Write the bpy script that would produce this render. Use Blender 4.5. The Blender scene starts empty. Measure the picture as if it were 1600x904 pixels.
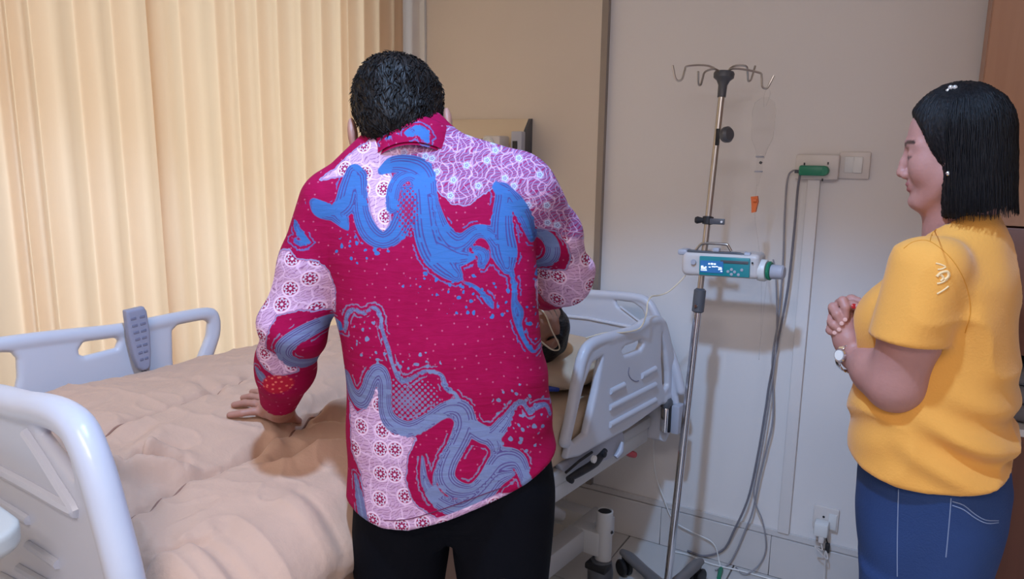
import bpy, bmesh, math, random
import numpy as np
from mathutils import Matrix, Vector

# ------------------------------------------------------------------ camera
SC = bpy.context.scene
COL = SC.collection
F_PX, CAM_Z = 1155.0, 1.45
PITCH, ROLL, YAW = math.radians(10.3), math.radians(0.9), math.radians(30.0)
cam_data = bpy.data.cameras.new('camera')
cam = bpy.data.objects.new('camera', cam_data)
COL.objects.link(cam)
cam_data.sensor_width = 36.0
cam_data.lens = 36.0 * F_PX / 1600.0
cam_data.clip_start = 0.02
CAM_R = Matrix.Rotation(YAW, 3, 'Z') @ Matrix.Rotation(math.pi / 2 - PITCH, 3, 'X') @ Matrix.Rotation(ROLL, 3, 'Z')
cam.matrix_world = Matrix.Translation((0, 0, CAM_Z)) @ CAM_R.to_4x4()
SC.camera = cam

# ------------------------------------------------------------------ world, light, exposure
world = bpy.data.worlds.new('sky')
SC.world = world
world.use_nodes = True
bg = world.node_tree.nodes['Background']
bg.inputs[0].default_value = (0.75, 0.85, 1.0, 1)
bg.inputs[1].default_value = 1.0
SC.view_settings.view_transform = 'Standard'
SC.view_settings.look = 'None'
SC.view_settings.exposure = 0.0
SC.view_settings.gamma = 1.0
SC.view_settings.use_curve_mapping = False


def lamp(name, kind, loc, energy, color, target=None, **kw):
    d = bpy.data.lights.new(name, kind)
    d.energy = energy
    d.color = color
    for k, v in kw.items():
        setattr(d, k, v)
    o = bpy.data.objects.new(name, d)
    o.location = loc
    if target is not None:
        o.rotation_euler = (Vector(target) - Vector(loc)).to_track_quat('-Z', 'Y').to_euler()
    COL.objects.link(o)
    return o


# recessed ceiling downlight behind the man, an added soft fill further back that lifts the ambient level, daylight outside the window
lamp('downlight', 'SPOT', (-0.50, 0.55, 2.64), 140, (0.36, 0.60, 1.0), (-0.50, 0.56, 0), spot_size=math.radians(113), spot_blend=0.25, shadow_soft_size=0.05)
lamp('fill_light', 'AREA', (-0.1, -0.75, 2.60), 34, (1.0, 0.92, 0.94), (-0.1, -0.75, 0), shape='RECTANGLE', size=1.1, size_y=0.6)
lamp('daylight', 'AREA', (-3.0, 1.65, 1.30), 26, (1.0, 0.97, 0.88), (-1.0, 1.5, 1.2), shape='RECTANGLE', size=2.2, size_y=2.0)

# ------------------------------------------------------------------ measuring helpers
C0 = np.array([0, 0, CAM_Z])
RM = np.array(CAM_R)
VR = np.array([math.cos(YAW), math.sin(YAW), 0.0])      # room direction "right" of the two visitors
VF = np.array([-math.sin(YAW), math.cos(YAW), 0.0])     # room direction the visitors look along


def ray(px, py):
    d = RM @ np.array([(px - 800) / F_PX, (452 - py) / F_PX, -1.0])
    return d / np.linalg.norm(d)


def onplane(px, py, p0, n):
    d = ray(px, py)
    n = np.array(n, float)
    return C0 + d * (np.dot(np.array(p0, float) - C0, n) / np.dot(d, n))


def onwall(px, py, y=2.555):
    return onplane(px, py, (0, y, 0), (0, 1, 0))


def onz(px, py, z):
    return onplane(px, py, (0, 0, z), (0, 0, 1))


def P(px, py, f):
    """surveyed point: picture position plus its distance f along VF -> (r, f, z)"""
    w = onplane(px, py, VF * f, VF)
    return np.array([w @ VR, w @ VF, w[2]])


def rfz(p):
    p = np.asarray(p, float)
    return p[..., 0:1] * VR + p[..., 1:2] * VF + p[..., 2:3] * np.array([0, 0, 1.0])


# ------------------------------------------------------------------ materials
def lin(c):
    return tuple((v / 12.92 if v <= 0.04045 else ((v + 0.055) / 1.055) ** 2.4) for v in [x / 255 for x in c]) + (1.0,)


def mat(name, rgb, rough=0.5, metal=0.0, bump=0.0, bscale=200.0, var=0.0, vscale=8.0, spec=0.5, coat=0.0, sheen=0.0, stretch=None):
    m = bpy.data.materials.new(name)
    m.use_nodes = True
    nt = m.node_tree
    b = nt.nodes['Principled BSDF']
    b.inputs['Base Color'].default_value = lin(rgb)
    b.inputs['Roughness'].default_value = rough
    b.inputs['Metallic'].default_value = metal
    b.inputs['Specular IOR Level'].default_value = spec
    b.inputs['Coat Weight'].default_value = coat
    b.inputs['Sheen Weight'].default_value = sheen
    if bump or var:
        tc = nt.nodes.new('ShaderNodeTexCoord')
        vec = tc.outputs['Object']
        if stretch:
            mp = nt.nodes.new('ShaderNodeMapping')
            mp.inputs['Scale'].default_value = stretch
            nt.links.new(vec, mp.inputs[0])
            vec = mp.outputs[0]
    if bump:
        n = nt.nodes.new('ShaderNodeTexNoise')
        n.inputs['Scale'].default_value = bscale
        n.inputs['Detail'].default_value = 4
        nt.links.new(vec, n.inputs['Vector'])
        bp = nt.nodes.new('ShaderNodeBump')
        bp.inputs['Strength'].default_value = bump
        bp.inputs['Distance'].default_value = 0.01
        nt.links.new(n.outputs['Fac'], bp.inputs['Height'])
        nt.links.new(bp.outputs[0], b.inputs['Normal'])
    if var:
        n = nt.nodes.new('ShaderNodeTexNoise')
        n.inputs['Scale'].default_value = vscale
        n.inputs['Detail'].default_value = 5
        nt.links.new(vec, n.inputs['Vector'])
        r = nt.nodes.new('ShaderNodeMixRGB')
        c = lin(rgb)
        r.inputs[1].default_value = tuple(x * (1 - var) for x in c[:3]) + (1,)
        r.inputs[2].default_value = tuple(min(1, x * (1 + var)) for x in c[:3]) + (1,)
        nt.links.new(n.outputs['Fac'], r.inputs[0])
        nt.links.new(r.outputs[0], b.inputs['Base Color'])
    return m


def wood_mat(name, rgb, dark):
    m = mat(name, rgb, 0.45)
    nt = m.node_tree
    tc = nt.nodes.new('ShaderNodeTexCoord')
    mp = nt.nodes.new('ShaderNodeMapping')
    mp.inputs['Scale'].default_value = (14, 14, 0.7)
    n = nt.nodes.new('ShaderNodeTexNoise')
    n.inputs['Scale'].default_value = 3
    n.inputs['Detail'].default_value = 6
    n.inputs['Distortion'].default_value = 0.6
    r = nt.nodes.new('ShaderNodeMixRGB')
    r.inputs[1].default_value = lin(dark)
    r.inputs[2].default_value = lin(rgb)
    nt.links.new(tc.outputs['Object'], mp.inputs[0])
    nt.links.new(mp.outputs[0], n.inputs['Vector'])
    nt.links.new(n.outputs['Fac'], r.inputs[0])
    nt.links.new(r.outputs[0], nt.nodes['Principled BSDF'].inputs['Base Color'])
    return m


MT = dict(
    wall=mat('wall_paint', (226, 222, 220), 0.6, bump=0.04, bscale=60),
    beige=mat('beige_laminate', (216, 203, 188), 0.5, var=0.04, vscale=3),
    trim=mat('aluminium_trim', (150, 140, 132), 0.4, 0.4),
    ceiling=mat('ceiling_paint', (228, 224, 216), 0.8),
    tile=mat('floor_tile', (196, 194, 192), 0.12, var=0.05, vscale=4),
    skirt=mat('skirting_tile', (206, 202, 200), 0.25, var=0.03),
    grout=mat('grout', (120, 114, 110), 0.9),
    wood=wood_mat('light_wood', (178, 132, 102), (156, 110, 82)),
    darkwood=wood_mat('dark_wood', (118, 72, 52), (96, 56, 42)),
    plastic=mat('grey_white_plastic', (202, 204, 214), 0.32, coat=0.15),
    plastic2=mat('pale_grey_plastic', (176, 178, 190), 0.4),
    handset=mat('handset_plastic', (150, 152, 172), 0.5),
    key=mat('key_pad', (120, 122, 145), 0.6),
    white=mat('white_plastic', (226, 226, 224), 0.35),
    offwhite=mat('aged_white_plastic', (220, 213, 208), 0.4),
    dark=mat('black_plastic', (32, 32, 36), 0.45),
    grey=mat('dark_grey_plastic', (84, 86, 92), 0.4),
    steel=mat('brushed_steel', (186, 180, 174), 0.28, 0.95),
    chrome=mat('chrome', (215, 218, 225), 0.12, 1.0),
    paintmetal=mat('white_painted_metal', (196, 194, 192), 0.35),
    green=mat('green_plastic', (32, 128, 96), 0.4),
    teal=mat('teal_panel', (34, 140, 148), 0.3),
    red=mat('red_plastic', (190, 48, 58), 0.4),
    blue=mat('blue_plastic', (30, 60, 160), 0.4),
    orange=mat('orange_clamp', (226, 110, 50), 0.45),
    cable=mat('grey_cable', (150, 148, 154), 0.5),
    tube=mat('cream_tube', (222, 206, 178), 0.4),
    comforter=mat('peach_comforter', (202, 166, 142), 0.85, bump=0.25, bscale=45, sheen=0.2),
    sheet=mat('beige_sheet', (206, 182, 156), 0.85, bump=0.15, bscale=40),
    gown=mat('pale_gown', (190, 190, 200), 0.8, bump=0.1, bscale=50),
)


def glassy(name, rgb, alpha):
    m = mat(name, rgb, 0.08)
    b = m.node_tree.nodes['Principled BSDF']
    b.inputs['Transmission Weight'].default_value = 1.0
    b.inputs['IOR'].default_value = alpha
    return m


MT['clear'] = glassy('clear_plastic', (250, 250, 250), 1.06)
MT['glass'] = glassy('window_glass', (250, 252, 252), 1.02)


def emit(name, rgb, strength):
    m = bpy.data.materials.new(name)
    m.use_nodes = True
    b = m.node_tree.nodes['Principled BSDF']
    b.inputs['Base Color'].default_value = lin(rgb)
    b.inputs['Emission Color'].default_value = lin(rgb)
    b.inputs['Emission Strength'].default_value = strength
    return m


# ------------------------------------------------------------------ mesh builder
MW = {}


class MB:
    def __init__(self):
        self.v, self.f, self.n = [], [], 0

    def add(self, v, f):
        v = np.asarray(v, float).reshape(-1, 3)
        self.v.append(v)
        self.f += [tuple(int(i) + self.n for i in q) for q in f]
        self.n += len(v)
        return self

    def box(self, c, s, rot=None, r=0.0, seg=2):
        if r > 0:
            bm = bmesh.new()
            bmesh.ops.create_cube(bm, size=1.0)
            bmesh.ops.scale(bm, vec=s, verts=bm.verts)
            bmesh.ops.bevel(bm, geom=bm.edges[:], offset=r, segments=seg, affect='EDGES', profile=0.5)
            bm.verts.index_update()
            v = np.array([x.co for x in bm.verts])
            f = [[x.index for x in q.verts] for q in bm.faces]
            bm.free()
        else:
            h = np.array(s) / 2
            v = np.array([[x, y, z] for x in (-1, 1) for y in (-1, 1) for z in (-1, 1)]) * h
            f = [(0, 1, 3, 2), (4, 6, 7, 5), (0, 4, 5, 1), (2, 3, 7, 6), (0, 2, 6, 4), (1, 5, 7, 3)]
        if rot is not None:
            v = v @ np.array(rot).T
        return self.add(v + np.array(c), f)

    def span(self, a, b, r=0.0):
        a, b = np.array(a, float), np.array(b, float)
        return self.box((a + b) / 2, np.abs(b - a), r=r)

    def tube(self, pts, rad, seg=10, cap=True, smooth=0):
        pts = np.array(pts, float)
        if smooth:
            pts = spline(pts, smooth)
        n = len(pts)
        rad = np.broadcast_to(np.asarray(rad, float), (n,)) if np.ndim(rad) == 0 else np.interp(np.linspace(0, 1, n), np.linspace(0, 1, len(rad)), rad)
        t = np.gradient(pts, axis=0)
        t /= np.linalg.norm(t, axis=1)[:, None] + 1e-12
        u = np.cross(t[0], [0, 0, 1.0])
        if np.linalg.norm(u) < 1e-3:
            u = np.cross(t[0], [0, 1.0, 0])
        u /= np.linalg.norm(u)
        V = []
        a = np.arange(seg) * 2 * np.pi / seg
        for i in range(n):
            u = u - t[i] * np.dot(u, t[i])
            u /= np.linalg.norm(u)
            w = np.cross(t[i], u)
            V.append(pts[i] + rad[i] * (np.cos(a)[:, None] * u + np.sin(a)[:, None] * w))
        f = [(i * seg + j, i * seg + (j + 1) % seg, (i + 1) * seg + (j + 1) % seg, (i + 1) * seg + j) for i in range(n - 1) for j in range(seg)]
        if cap:
            f += [tuple(range(seg))[::-1], tuple((n - 1) * seg + j for j in range(seg))]
        return self.add(np.concatenate(V), f)

    def cyl(self, a, b, r0, r1=None, seg=20):
        return self.tube([a, b], [r0, r0 if r1 is None else r1], seg)

    def lathe(self, prof, c, axis=(0, 0, 1), seg=20):
        axis = np.array(axis, float)
        axis /= np.linalg.norm(axis)
        c = np.array(c, float)
        return self.tube([c + axis * (h + i * 1e-6) for i, (r, h) in enumerate(prof)], [max(r, 1e-4) for r, h in prof], seg) if False else self._lathe(prof, c, axis, seg)

    def _lathe(self, prof, c, axis, seg):
        u = np.cross(axis, [0.3, 0.9, 0.1])
        u /= np.linalg.norm(u)
        w = np.cross(axis, u)
        a = np.arange(seg) * 2 * np.pi / seg
        V = [c + axis * h + max(r, 1e-4) * (np.cos(a)[:, None] * u + np.sin(a)[:, None] * w) for r, h in prof]
        n = len(prof)
        f = [(i * seg + j, i * seg + (j + 1) % seg, (i + 1) * seg + (j + 1) % seg, (i + 1) * seg + j) for i in range(n - 1) for j in range(seg)]
        f += [tuple(range(seg))[::-1], tuple((n - 1) * seg + j for j in range(seg))]
        return self.add(np.concatenate(V), f)

    def build(self, name, m, parent=None, sharp=38, fix=True, attrs=None):
        V = np.concatenate(self.v)
        return link(name, V, self.f, m, parent, sharp, fix, attrs)


def spline(p, k=6):
    p = np.array(p, float)
    q = np.vstack([2 * p[0] - p[1], p, 2 * p[-1] - p[-2]])
    out = []
    for i in range(1, len(q) - 2):
        for t in np.arange(k) / k:
            a, b, c, d = q[i - 1], q[i], q[i + 1], q[i + 2]
            out.append(0.5 * (2 * b + (c - a) * t + (2 * a - 5 * b + 4 * c - d) * t * t + (3 * b - a - 3 * c + d) * t ** 3))
    out.append(p[-1])
    return np.array(out)


def link(name, V, faces, m, parent=None, sharp=38, fix=True, attrs=None):
    """V in room coordinates; stored in the parent's space"""
    me = bpy.data.meshes.new(name)
    loc = None
    if parent is None:
        lo, hi = V.min(0), V.max(0)
        loc = np.array([(lo[0] + hi[0]) / 2, (lo[1] + hi[1]) / 2, lo[2]])
        V = V - loc
    else:
        inv = np.array(MW[parent.name].inverted())
        V = V @ inv[:3, :3].T + inv[:3, 3]
    if isinstance(faces, np.ndarray):
        nf, k = faces.shape
        me.vertices.add(len(V))
        me.vertices.foreach_set('co', V.astype(np.float32).ravel())
        me.loops.add(nf * k)
        me.loops.foreach_set('vertex_index', faces.astype(np.int32).ravel())
        me.polygons.add(nf)
        me.polygons.foreach_set('loop_start', np.arange(0, nf * k, k, dtype=np.int32))
        me.update(calc_edges=True)
    else:
        me.from_pydata(V.tolist(), [], faces)
        if fix:
            bm = bmesh.new()
            bm.from_mesh(me)
            bmesh.ops.recalc_face_normals(bm, faces=bm.faces)
            bm.to_mesh(me)
            bm.free()
    me.polygons.foreach_set('use_smooth', np.ones(len(me.polygons), bool))
    if sharp:
        me.set_sharp_from_angle(angle=math.radians(sharp))
    if attrs:
        for k, a in attrs.items():
            a = np.asarray(a, np.float32)
            if a.ndim == 1:
                at = me.attributes.new(k, 'FLOAT', 'POINT')
                at.data.foreach_set('value', a)
            else:
                at = me.attributes.new(k, 'FLOAT_VECTOR', 'POINT')
                at.data.foreach_set('vector', a.ravel())
    me.materials.append(m)
    o = bpy.data.objects.new(name, me)
    COL.objects.link(o)
    if parent is not None:
        o.parent = parent
        MW[o.name] = MW[parent.name]
    else:
        o.location = loc
        MW[o.name] = Matrix.Translation(loc)
    return o


def root(name, label, cat, loc=(0, 0, 0), rz=0.0, group=None):
    o = bpy.data.objects.new(name, None)
    o.empty_display_size = 0.05
    COL.objects.link(o)
    o.location = loc
    o.rotation_euler = (0, 0, rz)
    MW[o.name] = Matrix.Translation(loc) @ Matrix.Rotation(rz, 4, 'Z')
    return tag(o, label, cat, group)


def tag(o, label=None, cat=None, group=None, kind=None):
    if label:
        o['label'] = label
    if cat:
        o['category'] = cat
    if group:
        o['group'] = group
    if kind:
        o['kind'] = kind
    return o


# ------------------------------------------------------------------ implicit surfaces (surface nets)
def smin(a, b, k):
    h = np.clip(0.5 + 0.5 * (b - a) / k, 0, 1)
    return b + (a - b) * h - k * h * (1 - h)


def smax(a, b, k):
    return -smin(-a, -b, k)


def cone(X, Y, Z, a, b, ra, rb):
    a, b = np.array(a, float), np.array(b, float)
    d = b - a
    t = np.clip(((X - a[0]) * d[0] + (Y - a[1]) * d[1] + (Z - a[2]) * d[2]) / (d @ d), 0, 1)
    return np.sqrt((X - a[0] - t * d[0]) ** 2 + (Y - a[1] - t * d[1]) ** 2 + (Z - a[2] - t * d[2]) ** 2) - (ra + (rb - ra) * t)


def ell(X, Y, Z, c, r):
    x, y, z = (X - c[0]) / r[0], (Y - c[1]) / r[1], (Z - c[2]) / r[2]
    k0 = np.sqrt(x * x + y * y + z * z) + 1e-9
    k1 = np.sqrt((x / r[0]) ** 2 + (y / r[1]) ** 2 + (z / r[2]) ** 2) + 1e-9
    return k0 * (k0 - 1) / k1


def rbox(X, Y, Z, c, h, r):
    x, y, z = np.abs(X - c[0]) - h[0] + r, np.abs(Y - c[1]) - h[1] + r, np.abs(Z - c[2]) - h[2] + r
    return np.sqrt(np.maximum(x, 0) ** 2 + np.maximum(y, 0) ** 2 + np.maximum(z, 0) ** 2) + np.minimum(np.maximum(x, np.maximum(y, z)), 0) - r


def chain(X, Y, Z, pts, rad, k=0.004):
    d = None
    for i in range(len(pts) - 1):
        c = cone(X, Y, Z, pts[i], pts[i + 1], rad[i], rad[i + 1])
        d = c if d is None else smin(d, c, k)
    return d


def poly2(X, Y, pts):
    """signed distance to a closed polygon"""
    p = np.asarray(pts, float)
    d = np.full(X.shape, 1e9)
    s = np.zeros(X.shape, bool)
    n = len(p)
    for i in range(n):
        a, b = p[i], p[(i + 1) % n]
        e = b - a
        t = np.clip(((X - a[0]) * e[0] + (Y - a[1]) * e[1]) / (e @ e + 1e-12), 0, 1)
        d = np.minimum(d, (X - a[0] - t * e[0]) ** 2 + (Y - a[1] - t * e[1]) ** 2)
        c = (a[1] > Y) != (b[1] > Y)
        if abs(e[1]) > 1e-12:
            s ^= c & (X < a[0] + (Y - a[1]) / e[1] * e[0])
    d = np.sqrt(d)
    return np.where(s, -d, d)


def column(X, Y, Z, rows, n=2.3):
    """stack of ellipses: rows of (z, cx, cy, ax, ay)"""
    rows = np.array(sorted(rows), float)
    zz = np.linspace(rows[0, 0], rows[-1, 0], 160)
    tab = [np.interp(zz, rows[:, 0], rows[:, j]) for j in range(1, 5)]
    ker = np.exp(-np.linspace(-2, 2, 17) ** 2)
    ker /= ker.sum()
    tab = [np.convolve(np.pad(t, 8, mode='edge'), ker, 'valid') for t in tab]
    cx, cy, ax, ay = [np.interp(Z, zz, t) for t in tab]
    q = (np.abs((X - cx) / ax) ** n + np.abs((Y - cy) / ay) ** n) ** (1 / n)
    d = (q - 1) * np.minimum(ax, ay)
    return np.maximum(d, np.maximum(rows[0, 0] - Z, Z - rows[-1, 0]))


def nets(fn, lo, hi, h, polish=1):
    lo, hi = np.array(lo, float), np.array(hi, float)
    n = np.ceil((hi - lo) / h).astype(int) + 1
    ax = [lo[i] + h * np.arange(n[i]) for i in range(3)]
    V = np.empty(n, np.float32)
    step = max(1, int(600000 / (n[1] * n[2])))
    for i in range(0, n[0], step):
        X, Y, Z = np.meshgrid(ax[0][i:i + step], ax[1], ax[2], indexing='ij')
        V[i:i + step] = fn(X, Y, Z)
    S = V < 0
    c = np.zeros(n - 1, np.int8)
    offs = [(i, j, k) for i in (0, 1) for j in (0, 1) for k in (0, 1)]
    for o in offs:
        c += S[o[0]:n[0] - 1 + o[0], o[1]:n[1] - 1 + o[1], o[2]:n[2] - 1 + o[2]]
    act = (c > 0) & (c < 8)
    idx = np.full(n - 1, -1, np.int64)
    ijk = np.argwhere(act)
    idx[act] = np.arange(len(ijk))
    acc, cnt = np.zeros((len(ijk), 3)), np.zeros(len(ijk))
    for o in offs:
        for a in range(3):
            if o[a]:
                continue
            e = list(o)
            e[a] = 1
            va = V[ijk[:, 0] + o[0], ijk[:, 1] + o[1], ijk[:, 2] + o[2]]
            vb = V[ijk[:, 0] + e[0], ijk[:, 1] + e[1], ijk[:, 2] + e[2]]
            m = (va < 0) != (vb < 0)
            t = np.where(m, va / np.where(m, va - vb, 1), 0)
            p = np.repeat(np.array([o], float), len(ijk), 0)
            p[:, a] += t
            acc[m] += p[m]
            cnt[m] += 1
    vert = lo + (ijk + acc / cnt[:, None]) * h
    faces = []
    for a in range(3):
        b, d = (a + 1) % 3, (a + 2) % 3
        s0 = [slice(None)] * 3
        s1 = [slice(None)] * 3
        s0[a], s1[a] = slice(0, n[a] - 1), slice(1, n[a])
        ch = S[tuple(s0)] != S[tuple(s1)]
        q = np.argwhere(ch)
        q = q[(q[:, b] > 0) & (q[:, d] > 0) & (q[:, b] < n[b] - 1) & (q[:, d] < n[d] - 1)]
        ins = S[q[:, 0], q[:, 1], q[:, 2]]

        def at(db, dd):
            r = q.copy()
            r[:, b] += db
            r[:, d] += dd
            return idx[r[:, 0], r[:, 1], r[:, 2]]
        Q = np.stack([at(-1, -1), at(0, -1), at(0, 0), at(-1, 0)], 1)
        Q[~ins] = Q[~ins][:, ::-1]
        faces.append(Q)
    faces = np.concatenate(faces)
    for _ in range(polish):
        e = h * 0.35
        x, y, z = vert.T
        f0 = fn(x, y, z)
        g = np.stack([fn(x + e, y, z) - fn(x - e, y, z), fn(x, y + e, z) - fn(x, y - e, z), fn(x, y, z + e) - fn(x, y, z - e)], 1) / (2 * e)
        gn = (g ** 2).sum(1) + 1e-6
        st = (f0 / gn)[:, None] * g
        ln = np.linalg.norm(st, axis=1)
        st *= np.minimum(1, 0.6 * h / (ln + 1e-9))[:, None]
        vert = vert - st
    return vert, faces


def relax(v, f, it=1, w=0.5):
    for _ in range(it):
        acc, cnt = np.zeros_like(v), np.zeros(len(v))
        for a, b in ((0, 1), (1, 2), (2, 3), (3, 0)):
            np.add.at(acc, f[:, a], v[f[:, b]])
            np.add.at(acc, f[:, b], v[f[:, a]])
            np.add.at(cnt, f[:, a], 1)
            np.add.at(cnt, f[:, b], 1)
        v = v * (1 - w) + w * acc / np.maximum(cnt, 1)[:, None]
    return v


def wob(X, Y, Z, s, seed):
    """cheap smooth pseudo noise in -1..1"""
    rg = np.random.RandomState(seed)
    o = 0
    for i in range(5):
        k = rg.normal(size=3) * s
        o = o + np.sin(k[0] * X + k[1] * Y + k[2] * Z + rg.uniform(0, 6.28))
    return o / 3.0

# ================================================================== ROOM SHELL
WY = 2.555           # head wall
CEIL = 2.72
XL, XR, YB = -2.12, 1.15, -1.75


def struct(name, mb, m, **k):
    o = mb.build(name, m, **k)
    o['kind'] = 'structure'
    return o


struct('wall_back', MB().span((XL - 0.1, WY, -0.02), (XR + 0.1, WY + 0.1, CEIL)), MT['wall'])
struct('wall_right', MB().span((XR, YB, -0.02), (XR + 0.1, WY, CEIL)), MT['wall'])
struct('wall_front', MB().span((XL - 0.1, YB - 0.1, -0.02), (XR + 0.1, YB, CEIL)), MT['wall'])
struct('ceiling', MB().span((XL - 0.2, YB - 0.1, CEIL), (XR + 0.1, WY + 0.1, CEIL + 0.1)), MT['ceiling'])
# window wall with its opening
wy0, wy1, wz0, wz1 = -0.75, 2.38, 0.30, 2.50
mb = MB()
mb.span((XL - 0.12, YB, -0.02), (XL, wy0, CEIL)).span((XL - 0.12, wy1, -0.02), (XL, WY, CEIL))
mb.span((XL - 0.12, wy0, -0.02), (XL, wy1, wz0)).span((XL - 0.12, wy0, wz1), (XL, wy1, CEIL))
struct('wall_left', mb, MT['wall'])
win = MB()
for a, b in (((wy0, wz0), (wy1, wz0 + 0.05)), ((wy0, wz1 - 0.05), (wy1, wz1)), ((wy0, wz0), (wy0 + 0.05, wz1)), ((wy1 - 0.05, wz0), (wy1, wz1)), (((wy0 + wy1) / 2 - 0.03, wz0), ((wy0 + wy1) / 2 + 0.03, wz1))):
    win.span((XL - 0.09, a[0], a[1]), (XL - 0.04, b[0], b[1]))
w1 = struct('window_1', win, MT['white'])
for y0, y1 in ((wy0 + 0.05, (wy0 + wy1) / 2 - 0.03), ((wy0 + wy1) / 2 + 0.03, wy1 - 0.05)):
    MB().span((XL - 0.07, y0, wz0 + 0.05), (XL - 0.064, y1, wz1 - 0.05)).build('pane', MT['glass'], w1)
# floor: grout bed and glossy tiles
fl = struct('floor', MB().span((XL - 0.1, YB - 0.1, -0.06), (XR + 0.1, WY + 0.1, -0.006)), MT['grout'])
TS = 0.40
tm = MB().box((0, 0, 0), (TS - 0.004, TS - 0.004, 0.008), r=0.0015, seg=1)
tile_me = None
y = WY - 0.012
while y > YB:
    x = XL + 0.0
    while x < XR:
        x1, y0 = min(x + TS, XR), max(y - TS, YB)
        if tile_me is None:
            o = tm.build('tile', MT['tile'], fl)
            tile_me = o.data
        else:
            o = bpy.data.objects.new('tile', tile_me)
            COL.objects.link(o)
            o.parent = fl
        o.location = Vector(((x + x1) / 2, (y + y0) / 2, -0.004)) - fl.location
        o.scale = ((x1 - x) / TS, (y - y0) / TS, 1)
        if o.data is tile_me and len(o.data.vertices):
            pass
        x += TS
    y -= TS
# mesh data of the first tile was stored in floor space: re-centre it
co = np.zeros(len(tile_me.vertices) * 3)
tile_me.vertices.foreach_get('co', co)
co = co.reshape(-1, 3)
co -= (co.max(0) + co.min(0)) / 2
tile_me.vertices.foreach_set('co', co.ravel())
# skirting tiles along the head wall, with the thin ledge above
sk = struct('baseboard_back', MB().span((XL, WY - 0.012, 0.152), (0.05, WY - 0.0005, 0.172)), MT['skirt'])
x = -2.0
k = 0
while x < 0.05:
    x1 = min(x + 0.40, 0.05)
    MB().box(((x + x1) / 2, WY - 0.0085, 0.075), (x1 - x - 0.0016, 0.016, 0.148), r=0.001, seg=1).build('tile', MT['skirt'], sk)
    x = x1
struct('baseboard_left', MB().span((XL, YB, 0), (XL + 0.012, WY - 0.02, 0.10)), MT['skirt'])
struct('baseboard_right', MB().span((XR - 0.012, YB, 0), (XR, 2.1, 0.10)), MT['skirt'])
# beige laminate panelling on the left half of the head wall, its aluminium edge strips
struct('trim_1', MB().span((-1.885, WY - 0.018, 0.172), (-1.112, WY - 0.0005, CEIL)), MT['beige'])
struct('trim_2', MB().span((-1.112, WY - 0.022, 0.172), (-1.088, WY - 0.0005, CEIL)), MT['trim'])
struct('trim_3', MB().span((-1.91, WY - 0.030, 0.172), (-1.886, WY - 0.0005, CEIL)), MT['white'])

# ================================================================== CURTAIN
cm = bpy.data.materials.new('cream_curtain')
cm.use_nodes = True
nt = cm.node_tree
pb = nt.nodes['Principled BSDF']
pb.inputs['Base Color'].default_value = lin((224, 198, 172))
pb.inputs['Roughness'].default_value = 0.9
tr = nt.nodes.new('ShaderNodeBsdfTranslucent')
tr.inputs[0].default_value = lin((238, 213, 182))
mx = nt.nodes.new('ShaderNodeMixShader')
mx.inputs[0].default_value = 0.5
wv = nt.nodes.new('ShaderNodeTexNoise')
wv.inputs['Scale'].default_value = 30
tcn = nt.nodes.new('ShaderNodeTexCoord')
mpn = nt.nodes.new('ShaderNodeMapping')
mpn.inputs['Scale'].default_value = (30, 30, 2)
bpn = nt.nodes.new('ShaderNodeBump')
bpn.inputs['Strength'].default_value = 0.15
bpn.inputs['Distance'].default_value = 0.004
nt.links.new(tcn.outputs['Object'], mpn.inputs[0])
nt.links.new(mpn.outputs[0], wv.inputs['Vector'])
nt.links.new(wv.outputs['Fac'], bpn.inputs['Height'])
nt.links.new(bpn.outputs[0], pb.inputs['Normal'])
nt.links.new(pb.outputs[0], mx.inputs[1])
nt.links.new(tr.outputs[0], mx.inputs[2])
nt.links.new(mx.outputs[0], nt.nodes['Material Output'].inputs[0])


def curtain(name, label, edges, y_start, y_end, x0, dep):
    """edges: positions along the wall where a pleat starts; each pleat bulges out, then falls back"""
    ys = [y_start] + [e for e in edges if y_start < e < y_end] + [y_end]
    pts = []
    for i in range(len(ys) - 1):
        a, b = ys[i], ys[i + 1]
        L = b - a
        d = dep * min(1.0, 0.5 + L / 0.2)
        for t, o in ((0.0, 0.04), (0.08, 0.55), (0.22, 1.0), (0.42, 0.88), (0.58, 0.58), (0.80, 0.20), (0.94, 0.0)):
            pts.append((x0 + d * o, a + L * t))
    pts.append((x0, ys[-1]))
    pts = spline([(p[0], p[1], 0) for p in pts], 3)[:, :2]
    zs = np.linspace(0.06, 2.62, 26)
    V = []
    rg = np.random.RandomState(5)
    ph = rg.uniform(0, 6, 4)
    for z in zs:
        k = 1.0 - 0.25 * (z / 2.62) ** 2
        dx = 0.006 * np.sin(2.1 * z + 3 * pts[:, 1] + ph[0])
        dy = 0.012 * np.sin(1.3 * z + 2.2 * pts[:, 1] + ph[1]) * (1 - z / 2.62)
        V.append(np.stack([x0 + (pts[:, 0] - x0) * k + dx, pts[:, 1] + dy, np.full(len(pts), z)], 1))
    n = len(pts)
    V = np.concatenate(V)
    f = np.array([(i * n + j, i * n + j + 1, (i + 1) * n + j + 1, (i + 1) * n + j) for i in range(len(zs) - 1) for j in range(n - 1)])
    o = link(name, V, f, cm, None, None)
    return tag(o, label, 'curtain', 'curtains at the window')


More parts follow.
